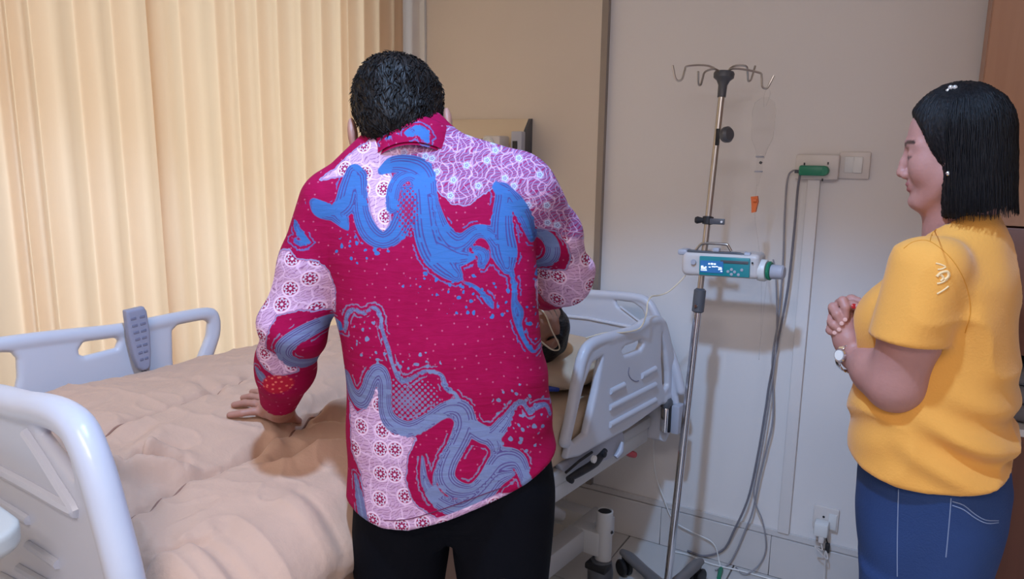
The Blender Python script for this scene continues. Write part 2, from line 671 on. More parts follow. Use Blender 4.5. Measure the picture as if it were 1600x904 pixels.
XC = -2.0
ed = [onplane(p, 300, (XC + 0.03, 0, 0), (1, 0, 0))[1] for p in (22, 47, 82, 150, 207, 256, 308, 362, 392, 425, 455, 490, 520, 548)]
y0c = ed[0]
left_ed = [y0c - 0.14 * i - 0.02 * (i % 2) for i in range(1, 13)][::-1]
ysplit = ed[5] + 0.002
curtain('curtain', 'wider cream curtain with broad pleats, hanging behind the bed control handset', left_ed + ed[:5], -0.95, ysplit + 0.02, XC, 0.05)
c2 = curtain('curtain', 'right-hand cream curtain with narrow folds, reaching the beige wall corner', ed[6:] + [2.2, 2.29, 2.38, 2.47], ysplit, 2.52, XC + 0.004, 0.042)
rail = MB().cyl((XC + 0.02, -1.0, 2.645), (XC + 0.02, 2.53, 2.645), 0.016).build('curtain_rail', MT['steel'])
tag(rail, 'steel curtain rail above the cream curtains', 'curtain rail')

# ================================================================== WARDROBE (right edge)
WD = 2.12
wr = root('wardrobe', 'brown wooden wardrobe with an open niche behind the woman in yellow', 'wardrobe', (0.60, WD + 0.2, 0))
MB().span((0.052, WD + 0.018, 0.08), (0.07, WY - 0.018, 2.45)).build('side_panel', MT['wood'], wr)
MB().span((1.13, WD + 0.018, 0.08), (1.147, WY - 0.018, 2.45)).build('side_panel', MT['wood'], wr)
MB().span((0.07, WY - 0.04, 0.08), (1.13, WY - 0.018, 2.45)).build('back_panel', MT['darkwood'], wr)
MB().span((0.052, WD + 0.018, 2.45), (1.147, WY - 0.018, 2.47)).build('top_panel', MT['wood'], wr)
MB().span((0.06, WD + 0.05, 0), (1.14, WY - 0.03, 0.08)).build('plinth', MT['grey'], wr)
zdark = onwall(1590, 355, WD)[2]
zn1, zn0 = onwall(1590, 556, WD)[2], onwall(1592, 668, WD)[2]
for a, b in ((0.052, 0.60), (0.603, 1.147)):
    d = MB().box(((a + b) / 2, WD + 0.009, (zdark + 2.45) / 2), (b - a - 0.003, 0.018, 2.45 - zdark - 0.004), r=0.003).build('door', MT['wood'], wr)
    MB().tube([(0.57 if a < 0.5 else 0.635, WD, zdark + 0.1), (0.57 if a < 0.5 else 0.635, WD - 0.025, zdark + 0.1), (0.57 if a < 0.5 else 0.635, WD - 0.025, zdark + 0.24), (0.57 if a < 0.5 else 0.635, WD, zdark + 0.24)], 0.005).build('handle', MT['steel'], d)
MB().box((0.60, WD + 0.009, (zdark + zn1) / 2), (1.09, 0.018, zdark - zn1 - 0.004), r=0.003).build('drawer_front', MT['darkwood'], wr)
MB().span((0.07, WD + 0.002, zn0 - 0.022), (1.13, WY - 0.04, zn0 - 0.004)).build('shelf', MT['offwhite'], wr)
MB().box((0.60, WD + 0.009, (zn0 - 0.02 + 0.08) / 2), (1.09, 0.018, zn0 - 0.02 - 0.08 - 0.004), r=0.003).build('drawer_front', MT['darkwood'], wr)
# folded grey blanket in the niche
bl = MB()
for i in range(3):
    bl.box((0.36, WD + 0.17, zn0 + 0.022 + 0.047 * i), (0.40 - 0.01 * i, 0.26, 0.046), r=0.02, seg=3)
tag(bl.build('blanket', mat('grey_blanket', (112, 108, 110), 0.9, bump=0.2)), 'folded grey blanket lying in the open niche of the wardrobe', 'blanket')

# ================================================================== WALL FITTINGS
# bedhead service panel
hx0, hx1 = -2.02 + 0.2, onwall(832, 186, WY - 0.02)[0]
zt, zb = onwall(832, 186)[2], 1.33
sp = root('bedhead_panel', 'beige bedhead service panel with outlets on the wall behind the man', 'wall panel', ((hx0 + hx1) / 2, WY - 0.08, zb))
mb = MB()
prof = [(WY - 0.019, zt), (WY - 0.030, zt), (WY - 0.13, zt - 0.13), (WY - 0.13, zb), (WY - 0.019, zb)]
n = len(prof)
V = [(x, p[0], p[1]) for x in (hx0, hx1 - 0.012) for p in prof]
mb.add(V, [tuple(range(n)), tuple(range(n, 2 * n))[::-1]] + [(i, (i + 1) % n, n + (i + 1) % n, n + i) for i in range(n)])
mb.build('housing', mat('cream_housing', (222, 204, 178), 0.4), sp)
mb = MB()
V = [(x, p[0], p[1]) for x in (hx1 - 0.0115, hx1) for p in prof]
mb.add(V, [tuple(range(n)), tuple(range(n, 2 * n))[::-1]] + [(i, (i + 1) % n, n + (i + 1) % n, n + i) for i in range(n)])
mb.build('end_cap', MT['grey'], sp)
yf = WY - 0.13
zr = zt - 0.10
# square outlet block with round socket
bx = onwall(780, 225, yf)
ob = MB().box((bx[0], yf - 0.022, bx[2] - 0.02), (0.075, 0.075, 0.10), r=0.008).build('outlet_box', MT['offwhite'], sp)
mb = MB().lathe([(0.024, 0), (0.026, 0.004), (0.022, 0.008), (0.018, 0.004)], (bx[0] - 0.012, yf - 0.059, bx[2] + 0.0), (0, -1, 0))
mb.build('socket_face', MT['white'], ob)
mb = MB()
for dx, dz in ((-0.006, 0.005), (0.006, 0.005), (0, -0.006)):
    mb.cyl((bx[0] - 0.012 + dx, yf - 0.062, bx[2] + dz), (bx[0] - 0.012 + dx, yf - 0.0672, bx[2] + dz), 0.0022, seg=8)
mb.build('socket_hole', MT['dark'], ob)
b2 = onwall(812, 226, yf)
MB().box((b2[0], yf - 0.012, b2[2] - 0.012), (0.045, 0.03, 0.12), r=0.004).build('switch_block', MT['plastic2'], sp)
MB().box((b2[0] - 0.004, yf - 0.029, b2[2] - 0.012), (0.018, 0.006, 0.05), r=0.001).build('vent_grille', MT['dark'], sp)
for px in (735, 757):
    q = onwall(px, 222, yf)
    MB().lathe([(0.010, -0.04), (0.012, -0.01), (0.008, 0.0), (0.007, 0.02), (0.003, 0.028)], (q[0], yf - 0.02, q[2] - 0.015), (0, 0, 1), 12).build('gas_valve', MT['steel'], sp)

# vertical cable trunking below the outlet
tx = onwall(1283, 280)[0]
tk = MB().box((tx - 0.019, WY - 0.010, (0.172 + 1.40) / 2), (0.038, 0.018, 1.40 - 0.172), r=0.003)
tag(tk.build('cable_trunking', MT['wall']), 'vertical white cable trunking running down the wall below the green adapter', 'trunking')
# outlet box with green adapter
a, b = onwall(1247, 241), onwall(1311, 281)
sk_ = root('wall_outlet', 'white wall outlet box holding the green adapter, left of the light switch', 'outlet', ((a[0] + b[0]) / 2, WY - 0.02, b[2]))
MB().box(((a[0] + b[0]) / 2, WY - 0.018, (a[2] + b[2]) / 2), (b[0] - a[0], 0.034, a[2] - b[2]), r=0.006).build('housing', MT['offwhite'], sk_)
for px, py in ((1257, 256), (1294, 255), (1285, 281)):
    q = onwall(px, py, WY - 0.035)
    MB().box((q[0], WY - 0.0355, q[2]), (0.004, 0.004, 0.008)).build('slot', MT['dark'], sk_)
a, b = onwall(1249, 258, WY - 0.05), onwall(1295, 275, WY - 0.05)
ga = root('adapter', 'green plug adapter with rounded end plugged into the wall outlet', 'adapter', ((a[0] + b[0]) / 2, WY - 0.05, b[2]))
h = a[2] - b[2]
mb = MB()
mb.box(((a[0] + b[0]) / 2 - 0.006, WY - 0.051, (a[2] + b[2]) / 2), (b[0] - a[0] - 0.014, 0.030, h), r=0.006)
mb.lathe([(0.0, -0.015), (h / 2 * .85, -0.0148), (h / 2, -0.011), (h / 2, 0.011), (h / 2 * .85, 0.0148), (0, 0.015)], (b[0] - h / 2, WY - 0.051, (a[2] + b[2]) / 2), (0, 1, 0))
mb.build('body', MT['green'], ga)
MB().cyl((a[0] - 0.012, WY - 0.051, (a[2] + b[2]) / 2 - 0.004), (a[0] + 0.006, WY - 0.051, (a[2] + b[2]) / 2 - 0.004), 0.005).build('strain_relief', MT['grey'], ga)
# light switch with two rockers
a, b = onwall(1313, 237), onwall(1358, 280)
ls = root('light_switch', 'white double light switch right of the green adapter', 'light switch', ((a[0] + b[0]) / 2, WY - 0.006, b[2]))
MB().box(((a[0] + b[0]) / 2, WY - 0.0065, (a[2] + b[2]) / 2), (b[0] - a[0], 0.012, a[2] - b[2]), r=0.004).build('plate', MT['offwhite'], ls)
for i in (0, 1):
    xx = a[0] + (b[0] - a[0]) * (0.34 + 0.28 * i)
    MB().box((xx, WY - 0.0145, (a[2] + b[2]) / 2 + 0.002), (0.026, 0.006, 0.05), Matrix.Rotation(0.06 * (1 - 2 * i), 3, 'X'), r=0.002).build('rocker', MT['white'], ls)
# low double outlet with charger and black plug
a, b = onwall(1273, 786), onwall(1309, 830)
lo_ = root('wall_outlet', 'low white double wall outlet with a phone charger, near the skirting', 'outlet', ((a[0] + b[0]) / 2, WY - 0.006, b[2]))
MB().box(((a[0] + b[0]) / 2, WY - 0.0065, (a[2] + b[2]) / 2), (b[0] - a[0], 0.012, a[2] - b[2]), r=0.004).build('plate', MT['offwhite'], lo_)
MB().box((b[0] - 0.018, WY - 0.0145, (a[2] + b[2]) / 2 - 0.005), (0.026, 0.006, 0.055), r=0.002).build('rocker', MT['white'], lo_)
q = onwall(1287, 807, WY - 0.0125)
MB().cyl((q[0], WY - 0.0122, q[2]), (q[0], WY - 0.0135, q[2]), 0.004, seg=10).build('pin_hole', MT['dark'], lo_)
q = onwall(1283, 829, WY - 0.04)
ch = root('charger', 'white phone charger with its cable in the low wall outlet', 'charger', (q[0], WY - 0.04, q[2] - 0.02))
MB().box((q[0], WY - 0.036, q[2] + 0.008), (0.044, 0.046, 0.046), r=0.006).build('body', MT['white'], ch)
MB().box((q[0] + 0.004, WY - 0.050, q[2] - 0.022), (0.018, 0.014, 0.03), r=0.004).build('connector', MT['offwhite'], ch)
cb = MB().tube([(q[0] + 0.004, WY - 0.05, q[2] - 0.036), (q[0] + 0.01, WY - 0.055, q[2] - 0.06), (q[0] - 0.012, WY - 0.07, q[2] - 0.045), (q[0] + 0.028, WY - 0.06, q[2] - 0.085), (q[0] + 0.02, WY - 0.05, 0.16), (q[0] + 0.03, WY - 0.06, 0.03), (q[0] + 0.06, WY - 0.12, 0.006), (q[0] + 0.14, WY - 0.2, 0.004)], 0.0022, 8, smooth=6)
cb.build('cord', MT['offwhite'], ch)
q = onwall(1293, 855, WY - 0.03)
bp_ = root('plug', 'small black plug dangling by its wire beside the white charger', 'plug', (q[0], WY - 0.03, q[2] - 0.02))
MB().box((q[0], WY - 0.032, q[2]), (0.015, 0.014, 0.034), r=0.004).build('body', MT['dark'], bp_)
q2 = onwall(1294, 830, WY - 0.02)
MB().tube([(q2[0], WY - 0.02, q2[2]), (q2[0] - 0.003, WY - 0.03, q2[2] - 0.02), (q2[0] + 0.004, WY - 0.034, q[2] + 0.016)], 0.0022, 6, smooth=4).build('wire', MT['dark'], bp_)

# ================================================================== CABLES ON THE WALL


def cable(name, label, pts, r, m, cat='cable', group=None):
    return tag(MB().tube(pts, r, 8, smooth=8).build(name, m, sharp=None), label, cat, group)


def wp(l, y):
    return [onwall(a, b, y if not isinstance(y, (list, tuple)) else y[i]) for i, (a, b) in enumerate(l)]


yw = WY - 0.028


def flo(px, py):
    w = onz(px, py, 0.006)
    return w if w[1] < WY - 0.03 else onwall(px, py, WY - 0.026)



cable('power_cable', 'grey cable looping out left of the green adapter and down to the floor',
      [onwall(1249, 267, WY - 0.051)] + wp([(1238, 267), (1230, 282), (1226, 340), (1223, 420), (1216, 500), (1207, 560), (1208, 650), (1198, 700), (1188, 741), (1176, 798), (1164, 829)], yw) + [flo(1150, 862), flo(1137, 882), flo(1118, 890)], 0.0032, MT['cable'])
cable('power_cable', 'darker grey cable hanging straight down from the green adapter',
      [onwall(1250, 272, WY - 0.051)] + wp([(1246, 300), (1241, 360), (1231, 450), (1216, 530), (1202, 600), (1196, 640), (1184, 711), (1169, 778), (1147, 828)], yw - 0.006) + [flo(1130, 858), flo(1100, 868), flo(1074, 860)], 0.0038, mat('dark_cable', (120, 118, 126), 0.5))
cable('pump_cable', 'thin pale cable curling at the skirting between the two longer cables',
      wp([(1208, 405), (1212, 428), (1214, 500), (1211, 560), (1200, 640), (1190, 700), (1178, 770), (1191, 812), (1196, 838)], WY - 0.04) + [flo(1196, 862), flo(1186, 882), flo(1164, 897), flo(1150, 886)], 0.0026, MT['cable'])
cable('floor_cable', 'white cable lying on the floor along the skirting behind the stand',
      [flo(1046, 860), flo(1074, 866), flo(1110, 880), flo(1160, 892), flo(1200, 903), flo(1240, 915)], 0.0028, MT['white'])
gt = root('tube_with_connector', 'thin white tube with a green connector lying on the floor under the cables', 'tube', flo(1125, 896))
MB().tube(wp([(1022, 672), (1021, 700), (1024, 740), (1036, 775), (1052, 812), (1080, 830), (1114, 848)], WY - 0.03) + [flo(1124, 878), flo(1126, 890)], 0.0024, 8, smooth=8).build('tube', MT['white'], gt)
p0, p1 = flo(1127, 886), flo(1123, 903)
MB().tube([p0, p0 + (p1 - p0) * .2, p1], [0.004, 0.009, 0.007], 10).build('connector', MT['green'], gt)
# loose cable hanging from under the bed head on the wall

# ================================================================== HOSPITAL BED
BA = math.radians(-6.0)
B0 = np.array([-1.28, 1.5, 0.0])
EU = np.array([math.cos(BA), math.sin(BA), 0.0])
EV = np.array([-math.sin(BA), math.cos(BA), 0.0])
EZ = np.array([0, 0, 1.0])


def bw(p):
    p = np.asarray(p, float)
    return B0 + p[..., 0:1] * EU + p[..., 1:2] * EV + p[..., 2:3] * EZ


def bl_(w):
    d = np.asarray(w, float) - B0
    return np.array([d @ EU, d @ EV, d[2]])


bed = root('hospital_bed', 'grey-white hospital bed with moulded side rails along the curtain', 'bed', tuple(B0), BA)


class BB(MB):
    """builder in bed coordinates"""

    def build(self, name, m, parent=None, **k):
        V = bw(np.concatenate(self.v))
        return link(name, V, self.f, m, parent if parent is not None else bed, k.get('sharp', 38))


# ---- rails and boards: outline measured on the board's own plane
def rail_pts(l, p0, d, nrm):
    """(s along d, z) on the plane through p0"""
    out = []
    for a, b in l:
        w = onplane(a, b, p0, nrm)
        out.append(((w - p0) @ d, w[2]))
    return np.array(out)


def board(name, p0, d, outer, holes, tubes, th=0.013, tr=0.021, parent=None, h=0.0055, m=None, ribs=(), round_=0.010):
    """moulded board: flat panel with holes plus thick rounded tube runs; s along d, t across, z up"""
    nrm = np.array([-d[1], d[0], 0.0])
    allp = np.concatenate([outer] + [t for t in tubes])
    lo = (allp[:, 0].min() - 0.04, -0.04, allp[:, 1].min() - 0.04)
    hi = (allp[:, 0].max() + 0.04, 0.04, allp[:, 1].max() + 0.04)

    def fn(S, T, Z):
        q = poly2(S, Z, outer)
        for hh in holes:
            q = np.maximum(q, -poly2(S, Z, hh))
        w = np.abs(T) - th
        r = round_
        e = np.sqrt(np.maximum(q + r, 0) ** 2 + np.maximum(w + r, 0) ** 2) + np.minimum(np.maximum(q + r, w + r), 0) - r
        for t in tubes:
            tt = spline(np.stack([t[:, 0], np.zeros(len(t)), t[:, 1]], 1), 3)
            tb_ = None
            for i in range(len(tt) - 1):
                c_ = cone(S, T, Z, tt[i], tt[i + 1], tr, tr)
                tb_ = c_ if tb_ is None else np.minimum(tb_, c_)
            e = smin(e, tb_, 0.008)
        for rb in ribs:
            a = np.array([rb[0][0], -th * 1.0, rb[0][1]])
            b = np.array([rb[1][0], -th * 1.0, rb[1][1]])
            e = smax(e, -cone(S, T, Z, a, b, 0.008, 0.008), 0.004)
        return e
    v, f = nets(fn, lo, hi, h)
    V = p0 * np.array([1, 1, 0]) + v[:, 0:1] * d + v[:, 1:2] * nrm + v[:, 2:3] * EZ
    return link(name, V, f, m or MT['plastic'], parent if parent is not None else bed, None)


# near side, head rail (tilted slightly outward toward the head)
na = math.radians(9.0)
ND = np.array([math.sin(na), math.cos(na), 0.0])
NN = np.array([math.cos(na), -math.sin(na), 0.0])
NP = np.array([-0.835, 1.78, 0.0])
rp = lambda l: rail_pts(l, NP, ND, NN)
n_tube = rp([(882, 690), (893, 640), (902, 590), (912, 552), (926, 536), (952, 527), (990, 516), (1010, 503), (1030, 502), (1038, 520), (1046, 560), (1051, 596), (1048, 612), (1036, 624)])
n_out = rp([(880, 716), (884, 700), (905, 590), (916, 548), (950, 530), (990, 519), (1012, 505), (1030, 505), (1043, 540), (1048, 605), (1035, 628), (979, 668), (925, 698), (900, 712)])
n_h1 = rp([(921, 566), (936, 556), (927, 606), (919, 642), (911, 676), (894, 690), (887, 684), (894, 650), (908, 600)])
n_h2 = rp([(972, 540), (984, 536), (998, 529), (1001, 536), (996, 546), (980, 552), (970, 554), (967, 547)])
n_h3 = rp([(1030, 520), (1036, 545), (1040, 580), (1040, 600), (1034, 608), (1031, 596), (1029, 560)])
ribs = [rp([(947, 609), (969, 598)]), rp([(996, 585), (1018, 573)]), rp([(946, 634), (1018, 598)]), rp([(946, 661), (1018, 622)])]
near_rail = board('side_rail', NP, ND, n_out, [n_h1, n_h2, n_h3], [n_tube], ribs=[], h=0.005, tr=0.0165)
nrm_n = NN
for rb in ribs:
    w = [NP * [1, 1, 0] + s * ND + NN * 0.013 + z * EZ for s, z in rb]
    MB().tube([w[0] - EZ * 0.002, w[0] + (w[1] - w[0]) * 0.5 - EZ * 0.002, w[1] - EZ * 0.002], 0.0095, 10).build('grip_rib', MT['plastic'], near_rail)
arc = rp([(977, 572), (976, 582), (980, 590), (987, 594), (992, 593)])
MB().tube([NP * [1, 1, 0] + s * ND + NN * 0.0135 + z * EZ for s, z in arc], 0.0016, 6, smooth=5).build('angle_mark', MT['key'], near_rail)

# rail bracket, levers and red handle beneath it
q0 = lambda a, b, o=0.0: onplane(a, b, NP + NN * o, NN)
br = rp([(883, 728), (960, 684), (980, 672), (984, 690), (972, 712), (955, 722), (925, 732), (900, 742), (888, 744)])
bracket = board('rail_bracket', NP - NN * 0.03, ND, br, [], [], th=0.016, m=MT['plastic2'])
MB().tube([q0(888, 748, 0.012), q0(905, 738, 0.012), q0(930, 722, 0.014), q0(946, 703, 0.012)], [0.009, 0.012, 0.013, 0.008], 10, smooth=4).build('lever', MT['dark'], bracket)
MB().lathe([(0.004, -0.006), (0.011, -0.004), (0.011, 0.004), (0.005, 0.007)], q0(928, 717, 0.026), NN, 14).build('pivot', MT['white'], bracket)
MB().lathe([(0.004, -0.006), (0.010, -0.004), (0.010, 0.004), (0.005, 0.007)], q0(944, 709, 0.022), NN, 14).build('pivot', MT['dark'], bracket)
MB().lathe([(0.004, -0.006), (0.009, -0.004), (0.009, 0.004), (0.005, 0.007)], q0(893, 750, 0.016), NN, 14).build('pivot', MT['dark'], bracket)
MB().tube([q0(962, 714, 0.0), q0(969, 704, 0.004), q0(972, 690, 0.002)], [0.008, 0.011, 0.006], 10, smooth=4).build('latch', MT['plastic2'], bracket)
MB().tube([q0(974, 704, -0.05), q0(984, 708, -0.05), q0(991, 710, -0.05)], [0.008, 0.012, 0.011], 12).build('release_handle', MT['red'], bed)
MB().tube([q0(884, 738, 0.008), q0(905, 720, 0.01), q0(925, 706, 0.008)], 0.004, 8).build('rod', MT['dark'], bracket)

# far side: foot rail (seen against the curtain) and head rail
FD = np.array([math.sin(math.radians(6)), math.cos(math.radians(6)), 0.0])
FN = np.array([FD[1], -FD[0], 0.0])
FP = np.array([-1.745, 1.0, 0.0])
fr = lambda l: rail_pts(l, FP, FD, FN)
f_out = fr([(-60, 545), (0, 537), (67, 527), (122, 521), (191, 513), (268, 497), (326, 488), (337, 494), (340, 520), (328, 565), (316, 610), (260, 660), (40, 690), (-70, 640)])
f_tube = fr([(-60, 546), (0, 537), (67, 528), (122, 522), (191, 514), (268, 498), (322, 489), (334, 497), (334, 522), (322, 556), (308, 600)])
f_h1 = fr([(267, 516), (276, 506), (316, 498), (324, 504), (322, 525), (309, 557), (295, 590), (272, 600), (268, 560)])
f_h2 = fr([(121, 545), (129, 533), (176, 526), (184, 532), (180, 543), (130, 556), (122, 553)])
f_h3 = fr([(-40, 555), (0, 549), (16, 550), (25, 560), (26, 590), (20, 620), (-40, 620)])
board('side_rail', FP, FD, f_out, [f_h1, f_h2, f_h3], [f_tube], tr=0.016, th=0.012)
# far head rail, mirrored from the near one
FP2 = bw(np.array([-0.425, 0.30, 0.0]))
off = n_out[:, 0].min()
hd = lambda a: np.stack([a[:, 0] - off, a[:, 1] + 0.03], 1)
board('side_rail', FP2, FD, hd(n_out), [hd(n_h1), hd(n_h2), hd(n_h3)], [hd(n_tube)], tr=0.019)

# footboard (near left) and headboard
FBD = np.array([math.cos(math.radians(6)), -math.sin(math.radians(6)), 0.0])
FBN = np.array([-FBD[1], FBD[0], 0.0])
FBP = np.array([-1.22, 0.60, 0.0])
fb = lambda l: rail_pts(l, FBP, FBD, FBN)
b_tube = fb([(-60, 612), (0, 624), (40, 635), (66, 639), (96, 648), (122, 668), (140, 705), (156, 752), (172, 810), (193, 890), (205, 950)])
b_out = fb([(-60, 612), (0, 626), (50, 640), (96, 650), (122, 672), (140, 708), (156, 756), (172, 812), (195, 900), (200, 1010), (-60, 1010)])
b_hole = fb([(70, 664), (84, 663), (104, 678), (116, 705), (125, 745), (118, 738), (100, 712), (82, 690), (72, 676)])
footboard = board('footboard', FBP, FBD, b_out, [b_hole], [b_tube], tr=0.026, th=0.011, h=0.0055)
nb = -FBN
fq = lambda a, b, o=0.012: onplane(a, b, FBP, FBN) + nb * o
for l in ([(54, 672), (80, 710), (105, 750), (130, 789), (122, 790), (60, 756), (0, 725), (-40, 705)],):
    MB().tube([fq(*c) for c in l], 0.010, 8, smooth=4).build('raised_rib', MT['plastic'], footboard)
for l in ([(-40, 752), (0, 774), (30, 791), (58, 808)], [(57, 846), (80, 860), (104, 876)], [(42, 882), (60, 892), (90, 908)], [(14, 895), (40, 908)]):
    MB().tube([fq(*c) for c in l], 0.0085, 8, smooth=3).build('raised_rib', MT['plastic'], footboard)

HBP = bw(np.array([0.25, 0.92, 0.0]))
hb = lambda l: rail_pts(l, HBP, FBD, FBN)
h_tube = hb([(800, 452), (870, 455), (930, 459), (985, 463), (1010, 470), (1024, 490), (1040, 530), (1056, 575), (1064, 610)])
h_out = hb([(800, 452), (930, 461), (985, 465), (1010, 474), (1024, 494), (1040, 534), (1056, 580), (1062, 640), (1040, 690), (800, 640)])
h_hole = hb([(962, 460 + 8), (990, 472), (1004, 482), (1012, 500), (1000, 500), (980, 487), (966, 477)])
wl = h_tube[-1, 0] - 2 * (h_tube[-1, 0] - (0.0 - 0.25)) if False else None
mid = -0.25
mir = lambda a: np.stack([2 * mid - a[:, 0], a[:, 1]], 1)
hb_tube = np.concatenate([mir(h_tube)[::-1][:-1], h_tube[1:]])
hb_out = np.concatenate([h_out[1:-1], mir(h_out[1:-1])[::-1]])
headboard = board('headboard', HBP, FBD, hb_out, [h_hole, mir(h_hole)], [hb_tube], tr=0.015, th=0.010)
hq = lambda a, b, o=0.012: onplane(a, b, HBP, FBN) + nb * o
MB().tube([hq(880, 492), hq(920, 496), hq(970, 506), hq(1000, 512)], 0.006, 8).build('raised_rib', MT['plastic'], headboard)
MB().tube([hq(972, 478), hq(990, 492), hq(1008, 506)], 0.004, 8).build('raised_rib', MT['plastic'], headboard)
# corner bumper beside the headboard: steel cylinder and dark block
p = onplane(1040, 650, HBP + EU * 0.0 - EV * 0.03, FBN)
MB().lathe([(0.012, -0.055), (0.017, -0.05), (0.017, 0.03), (0.014, 0.034)], p, EZ, 18).build('corner_sleeve', MT['chrome'], bed)
MB().lathe([(0.019, 0), (0.021, 0.006), (0.021, 0.022), (0.016, 0.03)], p + EZ * 0.034, EZ, 18).build('corner_cap', MT['grey'], bed)
MB().box(p + EU * 0.035 + EV * 0.02 - EZ * 0.005, (0.03, 0.05, 0.10), Matrix.Rotation(BA, 3, 'Z'), r=0.006).build('corner_bumper', MT['plastic2'], bed)
MB().box(p + EU * 0.016 - EZ * 0.005, (0.01, 0.02, 0.095), Matrix.Rotation(BA, 3, 'Z'), r=0.003).build('bumper_strip', MT['dark'], bed)

# mattress platform, base frame, lifting arms
BB().box((0.0, 0.02, 0.555), (0.80, 1.74, 0.04), r=0.01).build('deck', MT['paintmetal'])
for s in (-1, 1):
    BB().box((s * 0.38, 0.02, 0.515), (0.04, 1.70, 0.05), r=0.008).build('side_beam', MT['paintmetal'])
for s in (-1, 1):
    BB().box((s * 0.30, 0.0, 0.225), (0.06, 1.50, 0.075), r=0.008).build('base_beam', MT['paintmetal'])
for v in (-0.70, 0.70):
    BB().box((0, v, 0.225), (0.72, 0.06, 0.07), r=0.008).build('cross_beam', MT['paintmetal'])
for u in (-0.22, 0.22):
    BB().tube([(u, -0.5, 0.26), (u, -0.2, 0.50)], 0.022, 12).build('lift_arm', MT['paintmetal'])
    BB().tube([(u, 0.6, 0.27), (u, 0.28, 0.50)], 0.022, 12).build('lift_arm', MT['paintmetal'])
    BB().tube([(u, 0.30, 0.27), (u, 0.58, 0.50)], 0.016, 12).build('lift_arm', MT['paintmetal'])
# near head-end corner: short post with open black top, caster housing
pc = bl_(onz(945, 800, 0.33))
pc = np.array([pc[0], pc[1], 0])
for su, sv in ((1, 1), (-1, 1), (1, -1), (-1, -1)):
    u, v = su * pc[0], sv * pc[1]
    if (su, sv) == (1, 1):
        c = (u, v, 0)
    else:
        c = (u, v * 0.98, 0)
    post = BB().lathe([(0.027, 0.17), (0.027, 0.335), (0.023, 0.337), (0.021, 0.325)], c, EZ, 20).build('corner_post', MT['paintmetal'])
    BB().lathe([(0.022, 0.320), (0.0215, 0.3335)], c, EZ, 20).build('post_cap', MT['dark'], post)
    BB().lathe([(0.004, -0.004), (0.006, 0), (0.003, 0.004)], (c[0] + 0.028, c[1], 0.27), (1, 0, 0), 10).build('screw', MT['dark'], post)
    BB().box((c[0] - su * 0.05, c[1], 0.225), (0.10, 0.062, 0.085), r=0.01).build('corner_arm', MT['paintmetal'])
    hs = BB().tube([(c[0], c[1] - 0.01, 0.17), (c[0], c[1] - 0.014, 0.13), (c[0], c[1] - 0.015, 0.08), (c[0], c[1] - 0.012, 0.045)], [0.034, 0.042, 0.040, 0.028], 16, smooth=4).build('caster_housing', MT['grey'])
    BB().lathe([(0.02, -0.018), (0.05, -0.017), (0.052, -0.01), (0.052, 0.01), (0.05, 0.017), (0.02, 0.018)], (c[0], c[1] - 0.03, 0.052), (1, 0, 0), 24).build('wheel', MT['dark'], hs)
    BB().box((c[0] + 0.0, c[1] - 0.03, 0.158), (0.075, 0.05, 0.022), r=0.006).build('brake_pedal', MT['dark'], hs)
# motor housing and looped wire seen through the frame
BB().lathe([(0.030, -0.05), (0.034, -0.045), (0.034, 0.045), (0.030, 0.05)], (0.18, 0.42, 0.29), (1, 0, 0), 18).build('actuator', MT['white'])

# handset clipped on the far rail
a = onplane(217, 530, FP + FN * 0.035, FN)
up = onplane(209, 480, FP + FN * 0.035, FN) - onplane(224, 577, FP + FN * 0.035, FN)
hl = np.linalg.norm(up)
up /= hl
sd = np.cross(up, FN)
sd /= np.linalg.norm(sd)
hs = root('bed_handset', 'grey bed control handset clipped onto the far side rail', 'handset', tuple(a - up * hl / 2))
poly = np.array([(-0.027, 0.5), (-0.028, 0.44), (-0.029, 0.1), (-0.024, -0.25), (-0.017, -0.43), (-0.008, -0.49), (0.006, -0.5), (0.016, -0.45), (0.023, -0.25), (0.029, 0.1), (0.028, 0.42), (0.022, 0.5)]) * [0.92, hl]


def hfn(S, T, Z):
    q = poly2(S, Z, poly)
    w = np.abs(T) - 0.012
    r = 0.006
    return np.sqrt(np.maximum(q + r, 0) ** 2 + np.maximum(w + r, 0) ** 2) + np.minimum(np.maximum(q + r, w + r), 0) - r


hv, hf = nets(hfn, (-0.045, -0.03, -hl / 2 - 0.02), (0.045, 0.03, hl / 2 + 0.02), 0.003)
link('body', a + hv[:, 0:1] * sd + hv[:, 1:2] * FN + hv[:, 2:3] * up, hf, MT['handset'], hs, None)
Rm = np.stack([sd, FN, up], 1)
for i in range(7):
    for j in (-1, 1):
        z = hl * (0.36 - 0.11 * i)
        wdt = 0.014 - 0.0012 * max(0, i - 2)
        MB().box(a + sd * j * (0.011 - 0.0008 * i) + FN * 0.0118 + up * z, (wdt, 0.003, 0.007), Rm, r=0.001, seg=1).build('key', MT['key'], hs)
MB().tube([a - up * hl * 0.5, a - up * hl * 0.56 + FN * 0.004, a - up * hl * 0.75 - FN * 0.01], 0.006, 8, smooth=3).build('cord', MT['grey'], hs)
MB().box(a - FN * 0.022 + up * 0.03, (0.024, 0.02, 0.05), Rm, r=0.004).build('clip', MT['handset'], hs)

# ================================================================== MATTRESS, PILLOW, COMFORTER
mm = BB().box((0.0, 0.02, 0.66), (0.79, 1.72, 0.165), r=0.045, seg=5)
V = bw(np.concatenate(mm.v))
tag(link('mattress', V, mm.f, MT['sheet'], None, 38), 'beige mattress in its fitted sheet on the hospital bed', 'mattress')


